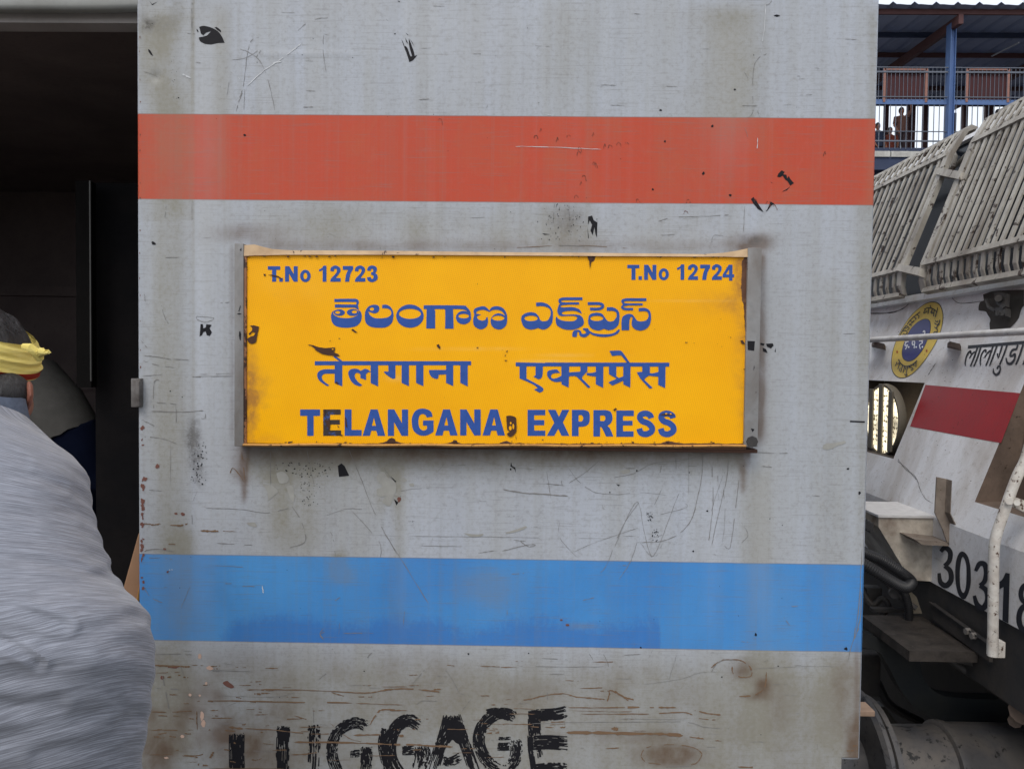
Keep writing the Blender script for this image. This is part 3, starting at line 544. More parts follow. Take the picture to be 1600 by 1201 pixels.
A=(220,980,4); S(A,[(660,388),(900,388),(1150,395),(1400,408),(1500,395),(1600,382)],2.0,.03); S(A,[(350,460),(560,458),(900,465),(1320,470)],2.2,.02); S(A,[(1345,472),(1600,482)],1.5,.02); S(A,[(550,622),(640,632)],4.5,0); S(A,[(650,630),(860,642),(1030,662)],1.8,.05); S(A,[(1330,672),(1500,668)],2.6,.02); S(A,[(960,715),(1250,718),(1490,726),(1600,732)],3,.03); S(A,[(940,795),(1030,790),(1100,778)],2.2,.05); S(A,[(1430,610),(1460,560),(1500,515),(1590,512)],2.6,.05); S(A,[(80,235),(160,240),(250,242),(310,245)],3,.1); S(A,[(260,800),(340,800),(415,785)],2.6,.1); S(A,[(430,820),(455,775)],4,.1); S(A,[(60,525),(180,528),(330,520)],2,.2); S(A,[(90,550),(240,552)],1.6,.2); S(A,[(1355,432),(1460,432)],2,.1); S(A,[(720,412),(810,408)],2.2,.1); S(A,[(1190,405),(1280,430)],2,.1); S(A,[(350,520),(352,640)],2.2,.05); S(A,[(960,550),(1060,580)],1.6,.1); S(A,[(60,640),(330,640)],1.6,.2); S(A,[(50,795),(200,792)],1.6,.2); S(A,[(355,855),(420,862)],5,.1); S(A,[(430,880),(900,880)],1.4,.1); S(A,[(1180,595),(1300,690),(1420,720)],1,.2)
A=(600,980,4); S(A,[(0,385),(150,382),(260,392),(350,402)],2.2,.02); S(A,[(310,388),(358,384)],2.6,0); S(A,[(870,452),(920,445),(1000,425),(1120,412),(1200,432),(1300,440),(1380,448)],2.0,0); S(A,[(1395,460),(1408,420),(1412,392),(1450,405),(1500,435),(1560,450)],2.4,0); S(A,[(0,515),(145,517)],2.4,.05); S(A,[(60,730),(180,730),(330,740),(430,745)],3,.02); S(A,[(1140,655),(1300,656),(1600,662)],5.2,0); S(A,[(1150,498),(1350,500),(1600,497)],1.6,.15); S(A,[(1180,520),(1400,522)],1,.2); S(A,[(1230,540),(1600,538)],1.2,.1); S(A,[(1100,622),(1135,622)],2,0); S(A,[(1420,630),(1470,635)],6,.1); S(A,[(0,480),(120,482)],1.4,.05); S(A,[(640,630),(720,632)],1.2,.2); S(A,[(640,660),(730,656)],2.6,.2); S(A,[(650,640),(720,645)],1,.2); S(A,[(90,675),(125,677)],4,0); S(A,[(540,660),(600,670)],1,.2); S(A,[(1000,610),(1150,600)],1,.2); S(A,[(600,240),(740,245)],1.2,.2)
A=(960,980,4); S(A,[(0,395),(60,430),(120,452)],2.4,0); S(A,[(20,410),(90,458)],1.6,0); S(A,[(0,498),(220,498),(380,496)],3,.1); S(A,[(0,540),(250,538),(420,528),(490,545)],1.8,.05); S(A,[(240,496),(385,500)],4,.1); S(A,[(0,662),(200,662),(330,666),(430,674)],5,.02); S(A,[(470,682),(560,695)],2.6,.05); S(A,[(630,705),(670,708)],2,0); S(A,[(500,515),(580,535),(665,545)],2.6,.1); S(A,[(520,565),(600,575),(665,575)],1.6,.15); S(A,[(165,800),(200,750),(330,730),(480,745),(545,785),(520,840),(480,855)],1.4,.1); S(A,[(165,800),(200,840),(300,855)],1.4,.1); S(A,[(770,870),(960,875)],3,.1); S(A,[(605,250),(650,215),(700,200),(790,205),(850,250),(855,300),(800,310),(745,290),(735,240)],2,.05); S(A,[(950,275),(940,370),(880,420),(780,430)],2.4,.08); S(A,[(1450,770),(1500,768)],2.4,0); S(A,[(1490,740),(1520,735)],3,0)
A=(220,690,3.875); S(A,[(360,538),(420,541),(470,540)],3.5,0); S(A,[(470,540),(580,542)],1.4,.1); S(A,[(175,505),(250,505),(285,492)],3,.1); S(A,[(20,495),(110,502)],2,.15); S(A,[(165,618),(215,620)],1.6); S(A,[(610,60),(632,250)],2,.1); S(A,[(60,505),(120,495)],1.5); S(A,[(540,190),(560,160),(620,230)],1.6,.1)
A=(800,170,2.7586); S(A,[(0,600),(250,588),(500,600)],1,.15)
d.at(0,0,1)
for _ in range(60):
    x,y=rnd(235,1000),rnd(1030,1190); l=rnd(6,50); d.scratch([(x,y),(x+l,y+rnd(-1.5,1.5))],rnd(.7,1.8),.12,.8)
for _ in range(40):
    x,y=rnd(235,420),rnd(1040,1195); l=rnd(4,20); d.scratch([(x,y),(x+l,y+rnd(-2.5,2.5))],rnd(1,3),.1,1)
d.mb.build('brown_scrapes',M_scrb,coach,recalc=False)['kind']='stuff'
d=wdec()
A=(200,0,4); S(A,[(745,535),(850,440),(920,395),(990,345),(1080,275)],1.6,.05); S(A,[(340,465),(395,490)],3,0); S(A,[(905,395),(960,385)],2,0); S(A,[(640,440),(735,530)],1,.2)
A=(560,0,4); S(A,[(980,915),(1200,920),(1520,935)],.9,.05); S(A,[(1180,720),(1220,718)],1)
A=(980,0,4); S(A,[(865,30),(860,140),(838,330)],1.6,.1); S(A,[(815,860),(812,950)],1,.1)
A=(600,690,3.875); S(A,[(930,480),(1040,478)],.5)
A=(220,690,3.875); S(A,[(735,870),(742,915)],2,0); S(A,[(170,775),(195,772)],1.2)
d.mb.build('pale_scratches',M_scrl,coach,recalc=False)['kind']='stuff'
# little crescent-shaped flakes in the orange band
d=wdec()
for x,y in [(888,214),(837,215),(927,210),(871,218),(845,203),(1005,0),(905,233),(904,240),(945,228),(953,230),(966,226),(979,224),(928,256),(912,277),(908,286),(930,257),(996,313),(1075,315),(1071,333),(687,189),(900,308),(1289,240),(1200,318),(1210,322),(1180,313)]:
    if y<5: continue
    q_=rnd(.5,1.15); w_=rnd(.6,1.2)
    if rr.random()<.3: d.scratch([(x-2*q_,y+4*q_),(x,y-3*q_),(x+1,y+1)],w_,0,1)
    else: d.scratch([(x-2.5*q_,y+rnd(0,4)),(x-1,y-3*q_),(x+2.5*q_,y-2*q_),(x+rnd(3,5),y+rnd(1,7))],w_,.1,1)
d.mb.build('crescent_flakes',flat('flake_edge_brown',(.14,.045,.03),.8),coach,recalc=False)['kind']='stuff'
#==================================================================  NAME BOARD
YB=YW-.042
M_rail=worn('board_slot_rail',(.26,.265,.27),(.11,.085,.065),(.09,.045,.025),7,.95,.55,.63,stretch=(1,1,.5))
def pbox(mb,x0,y0,x1,y1,Y0,Y1,b=.002):
    a=P(x0,y0,Y0); c=P(x1,y1,Y0); mb.bev(((a.x+c.x)/2,(Y0+Y1)/2,(a.z+c.z)/2),(abs(c.x-a.x),abs(Y1-Y0),abs(a.z-c.z)),b)
mb=MB(); pbox(mb,366,380,380,697,YW-.05,YW-.003); mb.build('board_slot',M_rail,coach,True)
mb=MB(); pbox(mb,1169,387,1184,698,YW-.05,YW-.003); mb.build('board_slot',M_rail,coach,True)
mb=MB(); pbox(mb,366,697,1184,702,YW-.040,YW-.003); mb.build('board_rest',M_darkbrown,coach,True)
a=P(1176,690,YW-.056); mb=MB(); mb.tube([(a.x,YW-.055,a.z),(a.x,YW-.05,a.z)],.013,8); mb.build('bolt_head',M_darkgrey,coach,True)
d=Decal(lambda px,py,e:P(px,py,YW-.05-e),0,0,1,.0006,.00003)
d.at(1140,360,3.335); d.draw('93,575* 132,577* 130,600* 128,627* 95,622*; 110,1030* 130,1035* 120,1050*; 128,700* 124,730* 130,715*'); d.at(350,370,5.926); d.draw('140,880* 150,870* 158,900* 155,960* 145,950* 138,915*; 160,100* 160,130* 145,125*; 117,715* 140,705* 165,712* 140,718*; 133,690* 150,635* 155,640* 140,690*')
d.mb.build('slot_chips',M_black,coach,recalc=False)['kind']='stuff'
bx=P(770,694,YB)
board=thing('name_board',(bx.x,YB,bx.z),'yellow train name board with blue lettering held in side slots on the grey coach','sign')
k=NT('yellow_reflective_sheet')
geo=k.n('ShaderNodeSeparateXYZ'); k.L(k.tc.outputs['Object'],geo.inputs[0])
vo=k.n('ShaderNodeTexVoronoi'); vo.feature='F1'; mp=k.n('ShaderNodeMapping'); mp.inputs['Scale'].default_value=(1,0,1); mp.inputs['Rotation'].default_value=(0,R(14),0)
k.L(k.tc.outputs['Object'],mp.inputs[0]); k.L(mp.outputs[0],vo.inputs['Vector']); vo.inputs['Scale'].default_value=215; vo.inputs['Randomness'].default_value=.12
n1=k.noise((1,1,1),5,4); n2=k.noise((1,1,1),60,4)
col=k.mix(k.ramp(n1,.3,.7),(.88,.40,.001),(.96,.47,.002))
col=k.mix(k.math('MULTIPLY',k.ramp(vo.outputs['Distance'],.34,.10),.38),col,(.40,.16,.008))
at=k.n('ShaderNodeAttribute'); at.attribute_name='wear'; s1=k.n('ShaderNodeSeparateColor'); k.L(at.outputs['Color'],s1.inputs[0])
rn=k.noise((1,1,1),26,7,.7,.5)
col=k.mix(k.math('MULTIPLY',k.ramp(n2,.62,.8),.15),col,(.5,.25,.03))
col=k.mix(k.math('MULTIPLY',k.math('MULTIPLY',s1.outputs[0],k.math('ADD',.35,k.ramp(rn,.35,.65))),.9,clamp=True),col,(.42,.19,.035))
rust=k.ramp(k.math('ADD',s1.outputs[1],k.math('SUBTRACT',rn,.5)),.5,.56)
col=k.mix(rust,col,k.mix(n2,(.07,.03,.015),(.16,.08,.05)))
col=k.mix(k.math('MULTIPLY',s1.outputs[2],.3),col,(.85,.55,.15))
k.bump(n1,.08,.002); M_yel=k.out(col,.42,0,.18)
def edge(U,W,n):
    dl=np.minimum(np.minimum(U-383,1167-U),np.minimum((W-397)*1.2,(694-W)*1.2)); return np.clip(.75-dl/7.,0,1)*1.0
bf=[(1,edge),G(395,640,26,50,1.1,.25,.6,0),G(390,600,12,70,.7,.2,.6,0),G(1160,420,12,34,1.4,.0,.4,0),G(1164,440,7,60,.85,.0,.5,1),G(1160,560,14,120,.5,.1,.6,0),G(924,400,7,12,.7,.0,.4,1),G(612,693,12,5,.9,0,.3,1),G(710,693,7,4,.7,0,.3,1),G(790,692,8,5,.6,0,.3,1),
 G(1045,692,10,4,.7,0,.3,1),G(1130,470,50,20,.4,.1,.6,0),G(400,690,30,12,.8,.1,.5,0),G(730,545,70,3,.9,.3,.6,2),G(860,565,60,4,.9,.3,.6,2),G(620,590,14,6,1,.2,.5,2),G(900,555,50,3,.9,.3,.6,2),G(1090,470,70,2,.6,.3,.6,2),G(460,440,60,30,.3,.2,.6,2)]
panel('board_face',381,1169,395,697,YB,.003,bf,M_yel,board,seed=11,noisecells=(24,10))
mb=MB(); pbox(mb,382,397,1168,696,YB+.002,YB+.014,.001); mb.build('board_plate',M_darkbrown,board)
# bent steel lips top and bottom
M_lipm=worn('peach_primed_steel_lip',(.56,.40,.24),(.30,.18,.10),(.10,.05,.03),14,.6,.55,.62)
mb=MB()
tp=[(381,383,400),(398,382,399),(412,386,399),(425,389,398.5),(450,391,398),(620,392,398),(780,394,399),(925,395,400),(1100,397,401),(1130,395,401),(1150,392,401.5),(1169,388,401.5)]
for (x0,a0,b0),(x1,a1,b1) in zip(tp[:-1],tp[1:]):
    q=[P(x0,b0,YB-.006),P(x1,b1,YB-.006),P(x1,a1,YB-.004),P(x0,a0,YB-.004)]; r=[p+Vector((0,.02,0)) for p in q]
    mb.add(q+r,[(0,1,2,3),(3,2,6,7),(0,4,5,1),(4,7,6,5)])
mb.build('top_lip',M_lipm,board)
mb=MB(); mb.grid(lambda u,v:P(379+u*787,692.5+4.8*v+2*u+(.5*math.sin(u*31)),YB-.005-.006*math.sin(v*3.1)),80,6); mb.grid(lambda u,v:P(379+u*787,697.3+2*u+(.5*math.sin(u*31)),YB-.005+.02*v),80,1); mb.build('bottom_lip',worn('ochre_steel_lip',(.52,.27,.07),(.28,.13,.05),(.09,.04,.02),16,.7,.5,.58),board,True)
mb=MB(); pbox(mb,380.5,399,385,694,YB-.004,YB+.01,.0015); mb.build('edge_strip',worn('rusty_orange_edge',(.34,.15,.06),(.12,.05,.03),(.07,.03,.02),14,.8,.6,.5),board,True)
M_blue=flat('blue_sign_paint',(.030,.085,.33),.5,0,.2,.12,60)
k=NT('worn_dark_letter'); a_=k.noise((1,1,1),55,5,.7,.5); k.bump(a_,.2,.002); M_dletter=k.out(k.mix(k.ramp(a_,.55,.62),(.035,.028,.026),(.035,.075,.24)),.5)
bp=lambda px,py,e:P(px,py,YB-e)
d=Decal(bp,0,0,1,.0006,.00003)
# --- Telugu line
d.at(500,450,5.714)
d.draw("""122,238* 170,262 235,268 290,262 335,240* 348,215* 340,196* 362,210 373,250 362,300 320,340 235,354 150,342 110,308 98,255 108,215 135,195* 118,215;
E172,218,50,29/E157,217,22,13;E292,217,53,31/E307,212,24,14;
128,97* 300,95 335,103 347,125 338,150* 322,146* 325,128 305,124 128,124*;133,145* 338,147* 347,195* 322,184* 300,175 133,175*;
555,150* 600,150 640,182 656,240 640,310 590,348 525,354 455,345 410,310 400,250 410,195 440,160 485,148 520,158 530,185 518,213 485,225 440,212* 432,207* 445,240 485,266 540,270 600,262 635,235 630,200 600,182 555,180*/E463,187,19,15;
E803,250,123,104/E803,230,98,45;
926,153* 1265,155 1310,170 1342,210 1348,250* 1322,222* 1300,197 1250,187* 1187,187* 1193,362* 1117,362* 1118,205 1105,187* 1022,187* 1028,205* 1028,360* 948,360* 952,205 955,187* 926,187*;
E1281,263,68,60/E1283,250,48,20;
1378,235* 1367,290 1380,340 1435,368 1485,345 1500,300 1495,258* 1484,262* 1478,280 1450,290 1415,280 1402,255 1420,242 1440,238* 1405,230;
S20:1386,238,16 1388,200,30 1425,182,30 1470,180,30 1515,210,8;
S20:1515,205,8 1540,183,26 1585,178,32 1630,195,28 1658,240,20 1660,300,22;
E1596,297,73,72/E1591,268,55,23""")
d.at(760,450,5.714)
d.draw("""312,290 320,245 370,218 430,220 465,250 480,285 510,297 550,285 572,240 570,195 540,170 490,160 445,163* 443,130* 500,128 555,150 590,200 593,260 585,310 555,350 510,370 460,355* 400,370 340,350/E398,270,60,25;
S25:857,95 760,95 690,96 660,104 655,120;S20:827,137 750,137 690,137 662,130 652,115;S20:652,172,22 656,152,18 690,143,16 750,140,14;
645,160* 680,172 770,170 830,190 852,230* 800,205 740,203 690,210 672,225 700,237 780,235 840,245 868,285 862,330 800,365 740,372 680,362 630,330 618,285 626,250* 640,272 680,290 740,297 790,290 812,265 790,250 740,247 660,248 635,215 636,185;
768,435* 768,400 785,378 820,372 845,385 850,405 870,408 890,400 880,380 862,372* 862,358* 905,357* 918,380 922,405 890,435 850,435 830,415 828,393* 812,393 808,435*;
S20:915,385,14 960,412,20 1050,424,24 1130,414,20 1172,390,22 1186,368,10;
S25:905,138 1000,138 1034,148 1036,170 1000,186 925,186;
910,275 925,235 975,220 1030,228 1060,265 1085,295 1130,295 1160,260 1160,220 1130,203 1075,203* 1075,172* 1130,172 1175,200 1188,245 1180,320 1145,360 1095,375 1050,362* 1000,378 940,360 912,320/E985,270,58,24;
S25:1428,103 1340,103 1260,103 1222,110 1215,125;S18:1395,145 1320,145 1260,145 1225,138 1215,122;S20:1212,175,22 1222,156,18 1260,150,14;S22:1310,187 1245,187 1218,178 1213,162;
1207,375* 1207,300 1218,255 1260,232 1300,235 1325,262 1345,290 1385,298 1430,285 1448,250 1440,215 1410,205 1360,208* 1360,178* 1420,178 1460,205 1470,260 1460,320 1430,360 1380,378 1330,368 1300,335 1300,290 1308,262* 1290,255* 1277,290 1275,375*""")
d.mb.build('telugu_lettering',M_blue,board,recalc=False)
# --- Hindi line
d=Decal(bp,0,0,1,.0006,.00003)
d.at(480,530,5.714)
d.draw("""68,195* 1463,195* 1463,231* 68,231*;245,225* 313,225* 313,420* 245,390*;245,268* 150,268 100,290 90,330 110,370 150,400 180,418* 197,409* 150,375 130,340 145,312 180,306* 245,306*;S18:240,150 305,197;
567,225* 633,225* 633,420* 567,390*;567,290* 545,272 518,262 495,272 478,282* 450,265 410,262 375,278 367,310 385,360 420,400 470,420* 492,408* 450,375 425,335 430,305 455,300 475,312* 475,345* 525,363* 525,310* 545,293*;
725,225* 787,225* 787,345* 765,352 735,335 700,310 683,290* 695,286* 725,288*;843,225* 908,225* 908,418* 843,388*;972,225* 1037,225* 1037,418* 972,388*;
1240,225* 1303,225* 1303,417* 1240,388*;1245,273* 1088,273* 1090,300 1110,335 1150,353* 1168,350* 1175,315* 1245,312*;1367,225* 1433,225* 1433,420* 1367,388*""")
d.at(780,530,5.714)
d.draw("""148,205* 410,211* 410,207* 1518,208* 1518,243* 148,240*;182,235* 243,235* 243,350* 330,395 380,425 395,445 385,465 360,475* 310,447* 345,435* 300,400 182,348*;325,235* 390,235* 387,310 375,345 350,357* 305,332* 325,320*;
555,235* 625,235* 620,430* 557,400*;560,322* 520,342 480,350 462,332 475,308 510,300 545,300* 518,270* 500,268 440,280 428,315 450,355 500,380 560,375*;
618,295* 725,288* 725,235* 787,235* 787,285* 745,330 740,350* 815,425* 795,435* 700,340* 675,327 618,330*;863,235* 930,235* 928,432* 863,400*;783,298* 820,300 866,290* 866,330* 820,327 780,318*;
980,235* 1045,235* 1045,330* 1070,345* 1112,328* 1112,367* 1010,412* 975,383* 1050,350* 980,310*;1108,235* 1172,235* 1170,430* 1108,400*;985,103* 1070,100 1100,115 1165,207* 1140,207* 1100,155 1080,142 1008,148*;
1278,235* 1345,235* 1345,300* 1370,303 1425,290* 1425,332* 1370,328 1340,322* 1310,340 1295,360* 1370,432* 1345,440* 1270,360 1240,315 1230,293* 1278,288*;1422,235* 1485,235* 1482,435* 1420,405*""")
d.mb.build('hindi_lettering',M_blue,board,recalc=False)
# --- English line
d=Decal(bp,0,0,1,.0006,.00003)
d.at(450,620,5)
d.draw("""95,97* 250,97* 250,147* 200,147* 200,303* 150,303* 150,147* 95,147*;443,97* 496,97* 496,257* 575,257* 575,303* 443,303*;
583,303* 645,97* 700,97* 760,303* 700,303* 690,263* 650,263* 640,303*/655,225* 687,225* 671,160*;780,97* 830,97* 890,205* 890,97* 938,97* 938,303* 888,303* 828,195* 828,303* 780,303*;
1130,153* 1112,110 1055,90 1000,105 972,150 967,200 980,260 1020,295 1070,302 1110,288 1137,270* 1137,183* 1055,183* 1055,223* 1085,223* 1085,248 1060,262 1030,245 1018,200 1025,150 1050,132 1075,142 1083,160*;
1150,300* 1212,97* 1265,97* 1325,300* 1267,300* 1257,262* 1216,262* 1207,300*/1221,222* 1252,222* 1238,155*;1345,97* 1395,97* 1455,205* 1455,97* 1505,97* 1505,300* 1455,300* 1394,195* 1394,300* 1345,300*""")
d.at(760,620,5)
d.draw("-30,300* 30,97* 88,97* 145,300* 88,300* 78,262* 38,262* 27,300*/43,222* 74,222* 60,155*")
eng=d.mb.build('english_lettering',M_blue,board,recalc=False)
d=Decal(bp,0,0,1,.0006,.00003); d.at(760,620,5)
d.draw("""322,100* 460,100* 460,142* 373,142* 373,180* 452,180* 452,220* 373,220* 373,262* 460,262* 460,303* 322,303*;
480,100* 540,100* 567,155* 592,100* 648,100* 598,198* 648,303* 588,303* 560,248* 530,303* 472,303* 530,200*;668,100* 760,100* 798,115 808,160 798,210 760,230 720,232* 720,305* 668,305*/720,142* 745,142 757,165 745,190 720,190*;
836,102* 930,102* 970,115 985,160 975,200 945,225* 965,245 992,308* 935,308* 905,245 888,230* 888,308* 836,308*/888,145* 920,145 930,165 920,187 888,187*;
1015,105* 1152,105* 1152,148* 1067,148* 1067,185* 1142,185* 1142,222* 1067,222* 1067,267* 1150,267* 1150,310* 1015,310*;
S46:1288,165 1278,142 1245,128 1208,138 1200,165 1222,190 1262,205 1292,235 1290,268 1250,290 1208,280 1195,246;S46:1458,165 1448,142 1412,128 1375,138 1367,165 1389,190 1430,205 1460,235 1458,268 1418,290 1376,280 1362,246""")
d.mb.build('english_lettering',M_blue,board,recalc=False)
d=Decal(bp,0,0,1,.0006,.00003); d.at(450,620,5)
d.draw("275,97* 412,97* 412,138* 328,138* 328,178* 405,178* 405,215* 328,215* 328,260* 415,260* 415,303* 275,303*")
d.mb.build('worn_letter',M_dletter,eng,recalc=False)['label']='letter E with its blue worn away to black'
# --- train numbers
TN="""405,272* 520,272* 520,305* 483,305* 483,415* 445,415* 445,305* 405,305*;512,380* 545,380* 545,415* 512,415*;565,272* 605,272* 645,345* 645,272* 682,272* 682,415* 645,415* 602,340* 602,415* 565,415*;E753,362,49,57/E753,362,18,30;
880,320* 880,300* 905,290 920,267* 948,267* 948,415* 913,415* 913,310 900,316*;985,318* 990,285 1030,265 1070,283 1078,315 1062,345 1035,381* 1080,381* 1080,415* 983,415* 992,385 1030,345 1045,320 1043,300 1030,295 1018,303 1018,320*;
1100,270* 1195,270* 1195,300* 1170,345 1158,415* 1120,415* 1130,350 1150,305* 1100,305*;1213,318* 1218,285 1258,265 1298,283 1306,315 1290,345 1263,381* 1308,381* 1308,415* 1211,415* 1220,385 1258,345 1273,320 1271,300 1258,295 1246,303 1246,320*"""
d=Decal(bp,350,370,5.926,.0006,.00003)
d.draw(TN); d.draw("1325,312* 1335,280 1370,265 1408,278 1415,310 1400,335* 1420,355 1420,390 1395,413 1360,418 1330,400 1325,375* 1358,370* 1365,388 1380,385 1385,368 1378,355 1362,352* 1362,328* 1378,325 1382,308 1372,295 1360,300 1360,315*")
d.mb.build('train_number',M_blue,board,recalc=False)
d=Decal(bp,350,370,5.926,.0006,.00003); d.ox=980.2-405*.97/5.926; d.oy=414.7-272/5.926
kk=.97
d.draw(TN,0,272*(1-kk)*.3,kk); d.at(960,370,6.667); d.draw("1128,393* 1192,290* 1230,290* 1230,390* 1247,390* 1247,422* 1230,422* 1230,456* 1195,456* 1195,422* 1128,422*/1160,391* 1195,391* 1195,338*")
d.mb.build('train_number',M_blue,board,recalc=False)
# --- chips on the board
d=Decal(bp,0,0,1,.0018,.00003)
d.at(350,370,5.926); d.draw('238,822* 275,818* 325,832* 312,890* 295,978* 255,992* 225,975* 212,945* 250,920* 275,915* 290,890* 262,880* 235,912* 228,895* 258,868* 262,840*; 1178,862* 1192,850* 1235,885* 1215,888*; 365,342* 388,345* 380,365* 370,360*; 405,352* 440,350* 500,362* 530,380* 540,395* 520,388* 500,375*; 775,998* 840,1005* 790,1007*; 190,915* 215,922* 210,930* 190,935*;1060,935* 1078,940* 1065,948*')
d.at(480,530,5.714); d.draw('10,45* 50,52* 100,70* 160,78* 210,75* 250,72* 245,100* 240,118* 275,130* 292,148* 260,152* 220,145* 180,140* 130,130* 70,95* 72,85* 40,62*; 245,385* 265,375* 285,400* 262,398*; 1155,50* 1175,42* 1190,70* 1185,88* 1172,78* 1160,65*; 1508,72* 1532,70* 1520,82*;195,20* 212,5* 205,18*')
d.at(780,530,5.714); d.draw('60,110* 78,95* 70,118*; 48,150* 60,132* 56,152*; 45,185* 75,186* 60,198*')
d.at(450,620,5); d.draw('275,97* 290,97* 290,160* 275,140*; 290,180* 325,178* 330,215* 325,260* 310,240*; 765,352* 790,325* 812,318* 838,330* 835,360* 800,355*; 1283,355* 1295,335* 1320,340* 1322,358*; 385,220* 400,232* 392,240*; 445,150* 455,170* 462,240* 450,230*; 410,290* 435,300* 415,306*; 0,365* 0,350* 40,345* 30,355*')
d.at(760,620,5); d.draw('155,150* 175,145 210,150 232,162* 235,260 215,295 190,312 165,300* 160,285* 185,270* 162,255*; 228,290* 235,325* 230,330*; 990,100* 1010,85* 1022,95* 1000,110*; 1350,138* 1390,128* 1485,138* 1400,144*; 430,332* 450,330* 440,340*; 735,350* 742,360* 732,362*; 1130,345* 1155,352* 1145,365*; 1400,345* 1432,342* 1420,362*; 190,345* 205,345* 198,352*')
d.at(960,370,6.667); d.draw('1310,1080* 1335,1075* 1350,1095* 1362,1120* 1330,1112*; 1205,1040* 1222,1050* 1210,1052*; 735,1095* 770,1098* 745,1108*; 825,1100* 838,1105* 830,1110*; 415,957* 425,962* 417,966*')
d.at(800,170,2.7586); d.draw('320,628* 360,628* 350,645* 342,660* 336,690* 332,650*')
d.at(0,0,1)
for _ in range(70):
    e=rr.random()
    if e<.45: x,y=rnd(385,1165),rnd(400,402)
    elif e<.85: x,y=rnd(385,1165),rnd(690,693.5)
    else: x,y=random.choice([rnd(385,387),rnd(1163,1166)]),rnd(400,690)
    d.chip(x,y,rnd(1.5,7),rnd(.8,3),0,9)
for _ in range(26): d.chip(rnd(395,1155),rnd(410,685),rnd(.6,1.6),rnd(.6,1.6),0,8)
d.mb.build('board_chips',M_darkbrown,board,recalc=False)['kind']='stuff'
d=Decal(bp,0,0,1,.0026,.00003); d.at(760,620,5); d.draw('E187,243,11,17;E210,230,7,20;E190,205,6,10;E1405,130,9,5;E1440,132,7,4'); d.at(480,530,5.714); d.draw('E228,88,8,5')
d.mb.build('yellow_flecks',M_yel,board,recalc=False)['kind']='stuff'
#@@PART2
#==================================================================  LOCOMOTIVE
M_lw=None
k=NT('dirty_white_locomotive_paint')
a_=k.noise((1,1,.45),4,7,.62,.6); b_=k.noise((1,1,1),38,6,.7,.5); c_=k.noise((1,1,1),150,3,.7); st=k.noise((6,6,.5),2.2,6,.62,.2)
col=k.mix(k.ramp(st,.3,.72),(.76,.775,.81),(.64,.65,.67))
col=k.mix(k.math('MULTIPLY',k.ramp(a_,.45,.66),.6),col,(.38,.335,.285)); col=k.mix(k.math('MULTIPLY',k.ramp(b_,.55,.72),.45),col,(.28,.23,.185))
col=k.mix(k.math('MULTIPLY',k.ramp(c_,.55,.75),.3),col,(.2,.18,.16)); k.bump(k.math('ADD',b_,k.math('MULTIPLY',c_,.5)),.3,.003); M_lw=k.out(col,.5,0,.35)
M_grb=worn('flaking_cream_grille_paint',(.45,.43,.385),(.17,.145,.12),(.07,.045,.033),6,1.0,.55,.575,bump=.35,stretch=(1.6,1.6,.5))
M_rec=worn('brown_recess_grime',(.17,.125,.098),(.07,.052,.042),(.05,.03,.02),9,.8,.85,.62,bump=.5)
M_ed=flat('dark_seam_sealant',(.05,.045,.04),.8)
LY0,LY1,LYC=1.80,4.86,3.33
zt=F(1480,232).z+.02; zkb=ZK; zwb=PX(1535,952,FX0).z
loco=thing('electric_locomotive',(2.6,LYC,0),'dirty white electric locomotive cab with rusty window grilles and a red stripe','locomotive')
y1=F(1445,598).y; y2=F(1363,596).y; r1t=F(1445,598).z; r1b=F(1402,718).z
y3=F(1560,695).y; r2b=F(1527,785).z; r2t=r1t+.05; y4=y3-.42
def facepoly(mb,yz,holes=()):
    rings=[[Vector((y,z,0)) for y,z in yz]]+[[Vector((y,z,0)) for y,z in h] for h in holes]
    tr=tessellate_polygon(rings); pts=[p for r in ([yz]+list(holes)) for p in r]
    mb.add([FP(y,z) for y,z in pts],[tuple(t) for t in tr])
mb=MB()
H1=[(y1,r1t),(y2+.06,r1t),(y2+.06,r1b),(y1,r1b)]; H2=[(y3,r2t),(y4,r2t),(y4,r2b),(y3,r2b)]
facepoly(mb,[(LY0,ZK),(LY1,ZK),(LY1,zt),(LY0,zt)],[H1,H2])
mb.quad((FX0,LY0,zwb),(FX0,LY1,zwb),(FX0,LY1,ZK),(FX0,LY0,ZK))
body=mb.build('front_panel',M_lw,loco)
mb=MB(); xt=FP(2,zt).x
pr=[(FX0+.01,zwb),(FX0+.01,ZK),(xt+.01,zt),(xt+.5,zt+.16),(xt+1.2,zt+.2),(21,zt+.2),(21,zwb)]
n=len(pr)
for yy in (LY0,LY1):
    vs=[(x,yy,z) for x,z in pr]; tr=tessellate_polygon([[Vector((x,z,0)) for x,z in pr]]); mb.add(vs,[tuple(t) for t in tr])
for i in range(2,5): (xa,za),(xb,zb)=pr[i],pr[i+1]; mb.quad((xa,LY0,za),(xa,LY1,za),(xb,LY1,zb),(xb,LY0,zb))
mb.build('body_side_and_roof',M_lw,loco)
def recess(h,dep):
    mb=MB(); (ya,zt_),(yb,_),(_,zb_),_2=h
    q=[FP(ya,zt_),FP(yb,zt_),FP(yb,zb_),FP(ya,zb_)]; bx_=FP(ya,zb_).x+dep; bt=max(FP(ya,zt_).x+.02,bx_+.04)
    r=[Vector((bt,ya,zt_-.004)),Vector((bt,yb,zt_-.004)),Vector((bx_,yb,zb_+.004)),Vector((bx_,ya,zb_+.004))]
    mb.add(q+r,[(0,1,5,4),(1,2,6,5),(2,3,7,6),(3,0,4,7),(4,5,6,7)]); return mb
recess(H1,.16).build('lamp_recess',worn('black_brown_recess',(.055,.043,.036),(.025,.02,.017),None,9,.8,.85,bump=.5),loco); recess(H2,.12).build('lamp_recess',M_rec,loco)  # far recess coloured black-brown, darker than the near one
